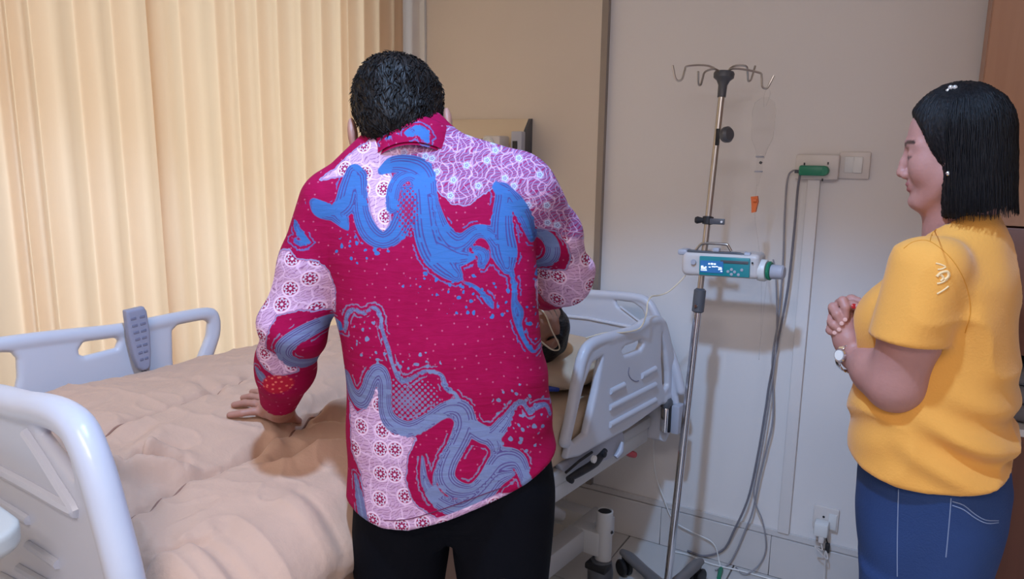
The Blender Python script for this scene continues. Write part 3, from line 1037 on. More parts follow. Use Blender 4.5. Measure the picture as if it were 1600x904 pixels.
def pillow_fn(X, Y, Z):
    e = (np.abs(X / 0.30) ** 3.2 + np.abs(Y / 0.20) ** 3.2)
    t = 0.075 * np.sqrt(np.clip(1.02 - e, 0, 1)) + 0.004 * wob(X, Y, 0 * Z, 22, 3) + 0.004 * np.cos(18 * (Y + 0.5 * X))
    # hollow where the head rests
    t = t - 0.020 * np.exp(-((X - 0.18) ** 2 + (Y + 0.05) ** 2) / 0.012)
    return np.maximum((np.abs(Z) - t) * 0.7, (e - 1.0) * 0.1)


pv, pf = nets(pillow_fn, (-0.33, -0.23, -0.11), (0.33, 0.23, 0.11), 0.008)
PC = np.array([0.09, 0.57, 0.805])
tag(link('pillow', bw(relax(pv, pf, 2) + PC), pf, MT['sheet'], None, None), 'beige pillow under the patient\'s head by the headboard', 'pillow')


# the patient's trunk and limbs, as they lie under the comforter
def pb0(u, v, z):
    return bw(np.array([u, v, z]))


def pat_trunk(X, Y, Z):
    d = chain(X, Y, Z, [pb0(0.15, 0.17, 0.825), pb0(0.0, -0.05, 0.822), pb0(-0.08, -0.25, 0.815)], [0.066, 0.076, 0.075], 0.03)
    d = smin(d, cone(X, Y, Z, pb0(0.0, 0.14, 0.815), pb0(0.24, 0.15, 0.815), 0.052, 0.050), 0.04)
    for s in (-1, 1):
        d = smin(d, chain(X, Y, Z, [pb0(-0.09 + s * 0.06, -0.28, 0.81), pb0(-0.14 + s * 0.07, -0.52, 0.805), pb0(-0.17 + s * 0.07, -0.74, 0.79)], [0.062, 0.045, 0.034], 0.02), 0.02)
        d = smin(d, chain(X, Y, Z, [pb0(0.12 + s * 0.12, 0.15, 0.815), pb0(0.02 + s * 0.15, -0.05, 0.79), pb0(-0.06 + s * 0.13, -0.18, 0.79)], [0.042, 0.034, 0.026], 0.02), 0.015)
    return d


# comforter: thick quilted cloth over the patient's body, draped over the near edge
def comf_z(u, v):
    z = 0.80 + 0 * u
    # the body beneath, lying toward the window side
    uc = -0.17 + 0.10 * v
    hgt = np.interp(v, [-0.86, -0.76, -0.66, -0.45, -0.1, 0.2, 0.34], [0.06, 0.10, 0.11, 0.105, 0.125, 0.13, 0.12])
    wid = np.interp(v, [-0.86, -0.4, 0.1, 0.34], [0.36, 0.36, 0.33, 0.33])
    z = z + hgt * np.exp(-np.abs((u - uc) / wid) ** 2.4)
    # stitched seams along the bed: sharp groove, puffed channels, puckers beside the stitches
    near = np.full(np.shape(u), 9.0)
    for us, sl, sc in SEAMS:
        near = np.minimum(near, np.abs(u - us - sl * v - sc * np.sin(4 * v + 9 * us)))
    z = z - 0.012 * np.exp(-(near / 0.007) ** 2) + 0.010 * (1 - np.exp(-near / 0.030))
    pk = 52 * v + 7 * np.sin(6 * u + 3 * v) + 4 * np.sin(17 * v)
    z = z + 0.0055 * np.sin(pk) * np.exp(-near / 0.030)
    rid = lambda s_, sd, p: np.clip(1 - np.abs(wob(u, v * 0.8, 0 * u, s_, sd)) * 1.6, 0, 1) ** p
    z = z + 0.0045 * rid(9, 51, 2.5) + 0.0045 * rid(19, 52, 3) + 0.0032 * rid(38, 53, 3)
    z = z + 0.006 * wob(u, v, 0 * u, 10, 11) + 0.0035 * wob(u, v, 0 * u, 26, 12)
    # drawn wrinkles

    def fold(a, b, dep, w):
        a, b = np.array(a), np.array(b)
        e = b - a
        t = ((u - a[0]) * e[0] + (v - a[1]) * e[1]) / (e @ e)
        tt = np.clip(t, 0, 1)
        dx, dy = u - a[0] - tt * e[0], v - a[1] - tt * e[1]
        s = (dx * -e[1] + dy * e[0]) / np.linalg.norm(e)
        d2 = dx * dx + dy * dy
        tap = 0.35 + 0.65 * np.sin(np.pi * np.clip(tt, 0.05, 0.95))
        return 1.5 * dep * tap * (-np.exp(-d2 / w ** 2) + 0.9 * np.exp(-((s + 1.7 * w) ** 2 + np.minimum(np.maximum(d2 - s * s, 0), 9)) / (1.5 * w) ** 2))
    for k in FOLDS:
        z = z + fold(*k)
    return z


SEAMS, FOLDS = [], []


def fl_(px, py, z=None):
    z = 0.87
    for _ in range(10):
        q = bl_(onz(px, py, z))
        z = 0.5 * z + 0.5 * float(comf_z(np.array(min(q[0], 0.345)), np.array(q[1])))
    return tuple(bl_(onz(px, py, z))[:2])


def seam(p, q, z=0.86):
    a, b = fl_(*p, z), fl_(*q, z)
    sl = (b[0] - a[0]) / (b[1] - a[1])
    return (a[0] - sl * a[1], sl, 0.006)


SM_ = [seam((150, 672), (330, 607), 0.88), seam((270, 762), (394, 707), 0.85), seam((364, 822), (500, 782), 0.82)]
FD_ = [(fl_(160, 736), fl_(206, 736), 0.040, 0.014), (fl_(200, 737), fl_(226, 704), 0.034, 0.012), (fl_(200, 740), fl_(286, 724), 0.030, 0.012), (fl_(226, 704), fl_(284, 700), 0.016, 0.014), (fl_(395, 705), fl_(420, 680), 0.012, 0.015),
         (fl_(440, 716), fl_(545, 690), 0.03, 0.022), (fl_(470, 640), fl_(540, 610), 0.018, 0.02), (fl_(485, 660), fl_(530, 655), 0.014, 0.014), (fl_(190, 690), fl_(240, 660), 0.008, 0.02), (fl_(300, 590), fl_(345, 610), 0.006, 0.015), (fl_(470, 765), fl_(545, 790), 0.014, 0.016)]
SEAMS, FOLDS = SM_, FD_
NU, NV = 250, 320
# parameter s runs across: top surface, then over the near edge and down
ss = np.linspace(0, 1, NU)
vv = np.linspace(-0.842, 0.12, NV)
Sg, Vg = np.meshgrid(ss, vv, indexing='ij')
u_top0, u_edge = -0.405, 0.345
Ltop = u_edge - u_top0
Ldrop = 0.40
arc_ = Sg * (Ltop + Ldrop)
top = arc_ <= Ltop
Ug = np.where(top, u_top0 + arc_, u_edge)
tt_ = np.clip((Ug - 0.02) / 0.22, 0, 1)
Vg = -0.842 + (Vg + 0.842) / 0.962 * (1.20 - 0.26 * tt_ * tt_ * (3 - 2 * tt_))
Zg = comf_z(np.minimum(Ug, u_edge), Vg)
# rounded shoulder: quarter ellipse then hang
dr = np.clip(arc_ - Ltop, 0, None)
R_ = 0.095
ang = np.clip(dr / R_, 0, np.pi / 2)
over = np.clip(dr - R_ * np.pi / 2, 0, None)
bulge = 0.020 * np.sin(7 * Vg + 1.0) + 0.012 * np.sin(17 * Vg + 8 * dr) + 0.010 * wob(Vg, dr, 0 * dr, 10, 31)
lump = 0.03 * np.exp(-((dr - 0.16) / 0.06) ** 2) - 0.035 * np.exp(-((dr - 0.225) / 0.025) ** 2)
Ug = Ug + np.where(top, 0, R_ * np.sin(ang) * 1.15 + (bulge + lump) * np.clip(dr / 0.1, 0, 1) + 0.10 * over)
Zg = Zg - np.where(top, 0, R_ * (1 - np.cos(ang)) + over)
# far edge tucks down behind the body; foot end is bunched against the footboard
far = np.clip((u_top0 + 0.10 - Ug) / 0.10, 0, 1)
Zg = Zg - 0.05 * far ** 2
ft = np.clip((-0.78 - Vg) / 0.06, 0, 1)
Zg = Zg - 0.06 * ft ** 2
Wc = bw(np.stack([Ug, Vg, Zg], -1).reshape(-1, 3))
for _ in range(3):
    gap = pat_trunk(*Wc.T)
    Wc[:, 2] += np.clip(0.034 - gap, 0, 0.06)
Fc = np.array([(i * NV + j, (i + 1) * NV + j, (i + 1) * NV + j + 1, i * NV + j + 1) for i in range(NU - 1) for j in range(NV - 1)])
comf = link('comforter', Wc, Fc, MT['comforter'], None, None)
md = comf.modifiers.new('thickness', 'SOLIDIFY')
md.thickness = 0.012
md.offset = -1
for us, sl, sc in SEAMS:
    for k_ in range(1):
        vs_ = np.linspace(-0.80, 0.10, 120)
        uu = us + sl * vs_ + sc * np.sin(4 * vs_ + 9 * us)
        ok = (uu > -0.38) & (uu < 0.33)
        if ok.sum() > 10:
            pz = comf_z(uu[ok], vs_[ok]) + 0.0038
            MB().tube(bw(np.stack([uu[ok], vs_[ok], pz], 1)), 0.0022, 6).build('seam_stitching', mat('tan_thread', (150, 112, 96), 0.9), comf, sharp=None)
tag(comf, 'peach quilted comforter spread over the patient and hanging off the near bed edge', 'comforter')
# small blue clip on the sheet
q = onz(861, 606, 0.775)
tag(MB().box(q, (0.05, 0.022, 0.018), Matrix.Rotation(0.5, 3, 'Z'), r=0.006).build('clip', MT['blue']), 'small blue clip lying on the mattress beside the near rail', 'clip')

# ================================================================== OVERBED TABLE (bottom left corner)
tq = onz(52, 822, 0.90)
tl = bl_(tq)
ot = root('overbed_table', 'white overbed table with a rounded corner in front of the footboard', 'table', tuple(bw(np.array([tl[0] - 0.35, tl[1] - 0.2, 0.0]))), BA)


class TB(MB):
    def build(self, name, m, parent=None, **k):
        return link(name, bw(np.concatenate(self.v)), self.f, m, parent if parent is not None else ot, 38)


tv = [(tl[0] - 0.70, tl[1] - 0.36), (tl[0], tl[1])]


def tfn(S, T, Z):
    x, y = np.abs(S - (tl[0] - 0.35)) - 0.35 + 0.06, np.abs(T - (tl[1] - 0.19)) - 0.19 + 0.06
    q = np.sqrt(np.maximum(x, 0) ** 2 + np.maximum(y, 0) ** 2) + np.minimum(np.maximum(x, y), 0) - 0.06
    w = np.abs(Z - 0.8825) - 0.0175
    r = 0.007
    return np.sqrt(np.maximum(q + r, 0) ** 2 + np.maximum(w + r, 0) ** 2) + np.minimum(np.maximum(q + r, w + r), 0) - r


v_, f_ = nets(tfn, (tl[0] - 0.74, tl[1] - 0.42, 0.85), (tl[0] + 0.04, tl[1] + 0.04, 0.92), 0.006)
link('tabletop', bw(v_), f_, mat('cream_tabletop', (196, 194, 188), 0.4), ot, None)
TB().box((tl[0] - 0.62, tl[1] - 0.19, 0.46), (0.05, 0.08, 0.82), r=0.01).build('column', MT['paintmetal'])
TB().box((tl[0] - 0.35, tl[1] - 0.19, 0.06), (0.62, 0.06, 0.04), r=0.01).build('base', MT['paintmetal'])
for i in (0, 1):
    TB().lathe([(0.01, -0.012), (0.024, -0.01), (0.024, 0.01), (0.01, 0.012)], (tl[0] - 0.62 + 0.54 * i, tl[1] - 0.19, 0.024), (0, 1, 0), 16).build('caster', MT['dark'])

# ================================================================== IV STAND
IVY = 2.31
iw = lambda a, b, y=IVY: onwall(a, b, y)
foot = onz(1043, 912, 0.10)
foot = np.array([foot[0], foot[1], 0.10])
top = iw(1130, 128)
iv = root('iv_stand', 'steel infusion stand with four hooks and a castor base beside the bed head', 'iv stand', (foot[0], foot[1], 0))
pdir = (top - foot) / np.linalg.norm(top - foot)


def onpole(py):
    """point of the pole axis seen at picture row py"""
    lo, hi = 0.0, np.linalg.norm(top - foot) * 1.1
    for _ in range(40):
        m = (lo + hi) / 2
        q = CAM_R.transposed() @ (Vector(foot + pdir * m) - Vector(C0))
        if 452 - F_PX * q[1] / -q[2] > py:
            lo = m
        else:
            hi = m
    return foot + pdir * lo


mid = onpole(470)
MB().cyl(foot - pdir * 0.02, mid, 0.0125, seg=20).build('lower_pole', MT['chrome'], iv)
MB().cyl(mid, top, 0.0095, seg=20).build('upper_pole', MT['steel'], iv)
MB().lathe([(0.013, 0), (0.0185, 0.004), (0.0185, 0.07), (0.012, 0.076)], onpole(488), pdir, 20).build('height_collar', MT['grey'], iv)
cl = onpole(476)
MB().lathe([(0.003, 0), (0.006, 0.002), (0.005, 0.006)], cl + np.array([-0.002, -0.0185, 0]), (0, -1, 0), 12).build('screw', MT['chrome'], iv)
# head with four hooks
hd_ = MB().lathe([(0.0125, -0.045), (0.0135, -0.01), (0.020, 0.004), (0.030, 0.012), (0.031, 0.024), (0.028, 0.030)], top, pdir, 24).build('hook_head', MT['grey'], iv)
hc = top + pdir * 0.018
for l, dy in (([(1108, 103), (1075, 103), (1070, 110), (1066, 123), (1060, 126), (1055, 121), (1051, 102)], (0, -0.03)),
              ([(1118, 108), (1102, 112), (1098, 122), (1095, 132), (1092, 132), (1091, 125), (1091, 112)], (-0.02, -0.14)),
              ([(1145, 104), (1165, 103), (1168, 114), (1169, 126), (1173, 125), (1176, 117), (1180, 103)], (0.02, 0.13)),
              ([(1145, 107), (1185, 113), (1190, 120), (1191, 135), (1198, 138), (1203, 130), (1209, 118)], (0, 0.03))):
    pts = [hc]
    for i, (a, b) in enumerate(l):
        t = (i + 1) / len(l)
        pts.append(onwall(a, b, IVY + dy[0] + (dy[1] - dy[0]) * t))
    MB().tube(pts, 0.0032, 8, smooth=4).build('hook', MT['steel'], iv)
# round knob on the upper pole, and the clamp with its tab
k0 = onpole(212)
MB().lathe([(0.004, -0.004), (0.004, 0.014), (0.021, 0.018), (0.024, 0.024), (0.024, 0.034), (0.018, 0.041)], k0 + np.array([0.008, -0.006, 0]), (0.9, -0.45, 0.1), 22).build('knob', MT['grey'], iv)
MB().box(k0 + np.array([0.004, -0.010, -0.004]), (0.012, 0.008, 0.05), r=0.002).build('knob_plate', MT['dark'], iv)
k1 = onpole(344)
MB().lathe([(0.010, -0.013), (0.0165, -0.011), (0.0165, 0.011), (0.010, 0.013)], k1, pdir, 20).build('clamp', MT['dark'], iv)
MB().tube([k1 + np.array([-0.012, -0.006, 0]), k1 + np.array([-0.030, -0.01, 0.0]), k1 + np.array([-0.036, -0.01, 0])], [0.007, 0.012, 0.009], 10).build('clamp_knob', MT['dark'], iv)
MB().box(k1 + np.array([0.032, -0.012, -0.001]), (0.046, 0.006, 0.018), r=0.0028).build('clamp_tab', MT['grey'], iv)
MB().lathe([(0.0035, 0), (0.0035, 0.004)], k1 + np.array([0.046, -0.0135, -0.001]), (0, -1, 0), 10).build('tab_hole', MT['wall'], iv)
# base: hub and five cast legs with twin-wheel castors
hub = np.array([foot[0], foot[1], 0.075])
MB().lathe([(0.035, -0.025), (0.045, -0.01), (0.040, 0.02), (0.018, 0.03)], hub, EZ, 20).build('hub', MT['grey'], iv)
ends = [onz(975, 866, 0.075), onz(1093, 880, 0.075)]
angs = [math.atan2(*(e - hub)[[1, 0]]) for e in ends]
a0 = angs[0]
leg_angs = [angs[0], angs[1]] + [angs[0] + (2 * math.pi - (angs[0] - angs[1]) % (2 * math.pi)) * t for t in (0.25, 0.5, 0.75)]
cast_grey = mat('cast_grey', (120, 116, 116), 0.4, 0.3)
for i, an in enumerate(leg_angs):
    L = np.linalg.norm((ends[i] - hub)[:2]) if i < 2 else 0.2
    d = np.array([math.cos(an), math.sin(an), 0])
    lg = MB().tube([hub + d * 0.02, hub + d * L * 0.5 + EZ * 0.004, hub + d * L * 0.85 + EZ * 0.008, hub + d * (L + 0.012) + EZ * 0.004], [0.022, 0.018, 0.019, 0.012], 14, smooth=3).build('leg', cast_grey, iv)
    ax = np.array([-d[1], d[0], 0])
    cc = hub + d * (L * 0.98) - EZ * 0.045
    for s in (-1, 1):
        MB().lathe([(0.012, -0.008), (0.026, -0.007), (0.030, -0.003), (0.030, 0.003), (0.026, 0.007), (0.012, 0.008)], cc + ax * s * 0.012, ax, 22).build('wheel', MT['dark'], lg)
    MB().box(cc + EZ * 0.038, (0.016, 0.016, 0.018)).build('stem', MT['dark'], lg)

# ================================================================== INFUSION PUMP
py_ = IVY - 0.085
pw = lambda a, b, o=0.0: onwall(a, b, py_ + o)
pa, pb_ = pw(1093, 402), pw(1172, 431)
px_ = (pa[0] + pb_[0]) / 2
pz_ = (pa[2] + pb_[2]) / 2
pump = root('infusion_pump', 'white infusion pump with a lit blue display clamped on the stand', 'infusion pump', (px_, py_ + 0.05, pz_ - 0.04))
tilt = math.atan2(pw(1172, 436)[2] - pw(1092, 431)[2], pw(1172, 436)[0] - pw(1092, 431)[0])
RT = np.array(Matrix.Rotation(-tilt, 3, 'Y'))
Pc = np.array([px_, py_, pz_])


class PB(MB):
    def build(self, name, m, parent=None, sharp=38):
        V = np.concatenate(self.v) @ RT.T + Pc
        return link(name, V, self.f, m, parent if parent is not None else pump, sharp)


xw = lambda a: pw(a, 418)[0] - px_
zw = lambda b: pw(1130, b)[2] - pz_
def pfn(X, Y, Z):
    b = rbox(X, Y, Z, ((xw(1066) + xw(1186)) / 2, 0.048, 0.003), ((xw(1186) - xw(1066)) / 2, 0.048, 0.037), 0.014)
    b = smin(b, rbox(X, Y, Z, (xw(1074), 0.052, 0.0), (0.022, 0.05, 0.032), 0.018), 0.01)
    return b
v_, f_ = nets(pfn, (xw(1050) - .01, -0.02, -0.06), (xw(1195) + .01, 0.12, 0.06), 0.004)
link('housing', v_ @ RT.T + Pc, f_, mat('pump_plastic', (206, 200, 198), 0.4), pump, None)
PB().box(((xw(1093) + xw(1172)) / 2, -0.002, 0.0), (xw(1172) - xw(1093), 0.010, zw(402) - zw(432)), r=0.003).build('front_panel', MT['teal'])
PB().box((xw(1148), -0.0075, zw(408)), (xw(1170) - xw(1126), 0.003, 0.009), r=0.001).build('panel_window', MT['grey'])
disp = PB().box(((xw(1095) + xw(1131)) / 2, -0.0078, zw(417)), (xw(1131) - xw(1095), 0.003, zw(408) - zw(427)), r=0.0008, seg=1).build('display', emit('display_blue', (44, 104, 160), 0.32))
glyph = emit('display_glyph', (235, 245, 255), 1.1)
g = PB()
rg = random.Random(4)
for a, b, w, h in ((1109, 412.3, 2.6, 2.4), (1113.5, 412.2, 4.2, 2.8), (1118, 412.3, 3.2, 2.6), (1098.5, 417, 4, 2.6), (1104, 417.6, 3, 1.6), (1100, 418.8, 8, 1.2), (1116, 416.5, 6, 1.6), (1121, 416.2, 4, 1.4), (1126, 417.2, 6, 1.2),
                   (1101, 420.6, 10, 1.0), (1101, 422.8, 11, 1.1), (1124.5, 420, 1.4, 3.2), (1127.5, 419.6, 4, 2.4), (1128.5, 423, 3, 1.6), (1110, 417.4, 3.5, 1.3)):
    g.box((xw(a), -0.0096, zw(b)), (w * 0.0017, 0.001, h * 0.0017))
g.build('readout', glyph, disp)
for a, b in ((1144, 419.5), (1138.5, 423), (1149, 423), (1144, 427), (1155, 427), (1160, 419.5)):
    PB().lathe([(0.001, 0.002), (0.0042, 0.0015), (0.0046, 0)], (xw(a), -0.0072, zw(b)), (0, -1, 0), 12).build('button', MT['plastic2'])
PB().lathe([(0.006, 0), (0.0085, 0.002), (0.0075, 0.006)], (xw(1084), -0.004, zw(411)), (0, -1, 0), 16).build('knob', MT['plastic2'])
PB().box((xw(1066) - 0.001, 0.02, zw(421)), (0.004, 0.012, 0.028), r=0.0015).build('side_mark', MT['green'])
# right end: round drum with green ring
PB().lathe([(0.020, -0.012), (0.031, -0.008), (0.033, 0.0), (0.033, 0.012), (0.030, 0.018)], (xw(1186), 0.035, zw(421)), (1, -0.15, 0), 26).build('drum', MT['white'])
PB().lathe([(0.0235, 0), (0.0275, 0.002), (0.0285, 0.008), (0.0255, 0.011)], (xw(1186) + 0.019, 0.032, zw(421)), (1, -0.15, 0), 26).build('ring', MT['green'])
PB().lathe([(0.021, 0), (0.022, 0.003), (0.021, 0.034), (0.016, 0.038)], (xw(1186) + 0.030, 0.030, zw(422)), (1, -0.1, 0), 26).build('end_cap', MT['plastic2'])
# top: clamp body on the left, carry handle, hinge fittings
PB().box((xw(1064), 0.03, zw(397)), (0.030, 0.05, 0.018), r=0.006).build('pole_clamp', MT['plastic2'])
PB().box((xw(1078), 0.03, zw(400)), (0.040, 0.05, 0.022), r=0.007).build('pole_clamp', MT['plastic2'])
PB().tube([(xw(1083), 0.02, zw(395)), (xw(1089), 0.02, zw(386)), (xw(1097), 0.02, zw(382)), (xw(1130), 0.02, zw(382.5)), (xw(1134), 0.02, zw(385)), (xw(1139), 0.02, zw(393))], 0.0042, 10, smooth=3).build('carry_handle', MT['steel'])
PB().tube([(xw(1072), 0.01, zw(395)), (xw(1110), 0.01, zw(396)), (xw(1148), 0.01, zw(395.5)), (xw(1160), 0.01, zw(397.5)), (xw(1172), 0.01, zw(399))], 0.005, 10, smooth=3).build('top_bar', MT['grey'])
PB().box((xw(1117), 0.012, zw(391)), (0.020, 0.02, 0.012), r=0.003).build('lug', MT['plastic2'])
PB().lathe([(0.004, -0.01), (0.009, -0.008), (0.009, 0.008), (0.004, 0.01)], (xw(1166), 0.012, zw(397)), (1, 0, -0.1), 14).build('hinge', MT['plastic2'])
PB().lathe([(0.002, 0), (0.003, 0.002), (0.002, 0.004)], (xw(1176), -0.003, zw(408)), (0, -1, 0), 10).build('screw', MT['dark'])

# ================================================================== INFUSION BAG AND LINE
BY = IVY + 0.02
bg_ = lambda a, b: onwall(a, b, BY)
c = bg_(1192, 200)
ib = root('infusion_bag', 'clear plastic infusion bottle hanging from the right hook with orange roller clamp', 'infusion bag', tuple(bg_(1186, 290)))


def bagfn(X, Y, Z):
    x, z = X - c[0], Z - c[2]
    w = np.interp(z, [-0.09, -0.06, -0.03, 0.05, 0.075, 0.09], [0.010, 0.018, 0.031, 0.034, 0.028, 0.008])
    q = np.sqrt((x / w) ** 2 + ((Y - BY) / (w * 0.55)) ** 2)
    return np.maximum((q - 1) * w * 0.55, np.abs(z) - 0.09)


v_, f_ = nets(bagfn, c - [0.05, 0.04, 0.10], c + [0.05, 0.04, 0.10], 0.004)
link('bottle', v_, f_, MT['clear'], ib, None)
MB().tube([bg_(1194, 168), bg_(1194, 150), bg_(1199, 138), bg_(1204, 146), bg_(1197, 166)], 0.0012, 6, smooth=4).build('hanger', MT['clear'], ib)
t0, t1 = bg_(1188, 244), bg_(1183, 292)
MB().lathe([(0.002, 0), (0.009, 0.003), (0.0095, 0.045), (0.0065, 0.07), (0.003, 0.09)], t0, (t1 - t0) / np.linalg.norm(t1 - t0), 18).build('drip_chamber', MT['clear'], ib)
MB().lathe([(0.010, 0), (0.012, 0.001), (0.012, 0.004), (0.010, 0.005)], bg_(1187, 246), EZ, 18).build('cap', MT['plastic2'], ib)
MB().lathe([(0.011, 0), (0.0125, 0.001), (0.0125, 0.004), (0.011, 0.005)], bg_(1185, 269), EZ, 18).build('cap', MT['plastic2'], ib)
MB().tube([bg_(1187, 253), bg_(1190, 255)], 0.004, 8).build('vent_plug', MT['grey'], ib)
oc = [(1174, 307), (1184, 306), (1185, 315), (1181, 331), (1175, 332), (1175, 320)]
oz = [bg_(*q) for q in oc]
mb = MB()
n = len(oz)
mb.add([q + np.array([0, dy, 0]) for dy in (-0.008, 0.008) for q in oz], [tuple(range(n)), tuple(range(n, 2 * n))] + [(i, (i + 1) % n, n + (i + 1) % n, n + i) for i in range(n)])
clamp = mb.build('roller_clamp', MT['orange'], ib)
MB().lathe([(0.003, -0.005), (0.006, -0.004), (0.006, 0.004), (0.003, 0.005)], bg_(1181, 313) - [0, 0.008, 0], (1, 0, 0), 14).build('roller', MT['orange'], clamp)
MB().tube([bg_(1183, 288), bg_(1181, 310), bg_(1180, 340), bg_(1186, 385), bg_(1190, 440), bg_(1189, 520), bg_(1186, 560), bg_(1196, 420 + 40), bg_(1200, 430)], 0.0014, 6, smooth=5).build('line', MT['clear'], ib)
# line from the pump to the patient, looped over the rail
cable('infusion_line', 'cream infusion line drooping from the pump to a loop on the near rail top',
      [pw(1071, 430, 0.02), pw(1062, 440, 0.01), onwall(1045, 455, 2.22), onwall(1030, 461, 2.2), onwall(1018, 463, 2.15), onwall(1012, 473, 2.12), onwall(1010, 490, 2.10), onwall(1000, 512, 2.10), onwall(975, 519, 2.02), onwall(945, 520, 1.96), onwall(915, 528, 1.92)], 0.0022, MT['tube'], 'tube')

# ================================================================== PEOPLE
class NG:
    """small expression helper for node trees"""

    def __init__(self, m):
        self.nt = m.node_tree

    def node(self, t, **k):
        n = self.nt.nodes.new(t)
        for a, b in k.items():
            setattr(n, a, b)
        return n

    def put(self, sock, v):
        if isinstance(v, bpy.types.NodeSocket):
            self.nt.links.new(v, sock)
        else:
            sock.default_value = v

    def m(self, op, a, b=0.0, c=None):
        n = self.node('ShaderNodeMath', operation=op)
        self.put(n.inputs[0], a)
        self.put(n.inputs[1], b)
        if c is not None:
            self.put(n.inputs[2], c)
        return n.outputs[0]

    def lt(self, a, b, w=0.0):
        """soft a < b"""
        if w == 0:
            return self.m('LESS_THAN', a, b)
        n = self.node('ShaderNodeMapRange')
        n.clamp = True
        self.put(n.inputs[0], self.m('SUBTRACT', a, b))
        n.inputs[1].default_value = -w
        n.inputs[2].default_value = w
        n.inputs[3].default_value = 1.0
        n.inputs[4].default_value = 0.0
        return n.outputs[0]

    def mix(self, f, a, b):
        n = self.node('ShaderNodeMixRGB')
        self.put(n.inputs[0], f)
        self.put(n.inputs[1], a)
        self.put(n.inputs[2], b)
        return n.outputs[0]

    def attr(self, name, out=2):
        n = self.node('ShaderNodeAttribute', attribute_name=name)
        return n.outputs[out]

    def noise(self, vec, scale, detail=3.0, dist=0.0, out=0):
        n = self.node('ShaderNodeTexNoise')
        self.put(n.inputs['Vector'], vec)
        n.inputs['Scale'].default_value = scale
        n.inputs['Detail'].default_value = detail
        n.inputs['Distortion'].default_value = dist
        return n.outputs[out]


def skin_mat(name, rgb, lip, dark):
    m = mat(name, rgb, 0.5)
    g = NG(m)
    b = m.node_tree.nodes['Principled BSDF']
    b.inputs['Subsurface Weight'].default_value = 0.12
    b.inputs['Subsurface Radius'].default_value = (0.02, 0.008, 0.004)
    tc = g.node('ShaderNodeTexCoord')
    n = g.noise(tc.outputs['Object'], 25, 4)
    c = lin(rgb)
    col = g.mix(n, tuple(x * 0.88 for x in c[:3]) + (1,), tuple(min(1, x * 1.12) for x in c[:3]) + (1,))
    col = g.mix(g.m('MULTIPLY', g.attr('lip'), 0.8), col, lin(lip))
    col = g.mix(g.m('MULTIPLY', g.attr('dark'), 0.9), col, lin(dark))
    g.put(b.inputs['Base Color'], col)
    bp = g.node('ShaderNodeBump')
    bp.inputs['Strength'].default_value = 0.12
    bp.inputs['Distance'].default_value = 0.004
    g.put(bp.inputs['Height'], g.noise(tc.outputs['Object'], 180, 3))
    g.put(b.inputs['Normal'], bp.outputs[0])
    return m


def hair_mat(name, rgb, stretch, strength=0.5):
    m = mat(name, rgb, 0.5, spec=0.24)
    g = NG(m)
    b = m.node_tree.nodes['Principled BSDF']
    a = g.attr('hv', 1)
    mp = g.node('ShaderNodeMapping')
    mp.inputs['Scale'].default_value = stretch
    g.put(mp.inputs[0], a)
    n = g.noise(mp.outputs[0], 1.0, 3, 0.4)
    bp = g.node('ShaderNodeBump')
    bp.inputs['Strength'].default_value = strength
    bp.inputs['Distance'].default_value = 0.006
    g.put(bp.inputs['Height'], n)
    g.put(b.inputs['Normal'], bp.outputs[0])
    c = lin(rgb)
    g.put(b.inputs['Base Color'], g.mix(g.lt(n, 0.62, 0.1), tuple(min(1, x * 3 + 0.004) for x in c[:3]) + (1,), c))
    return m


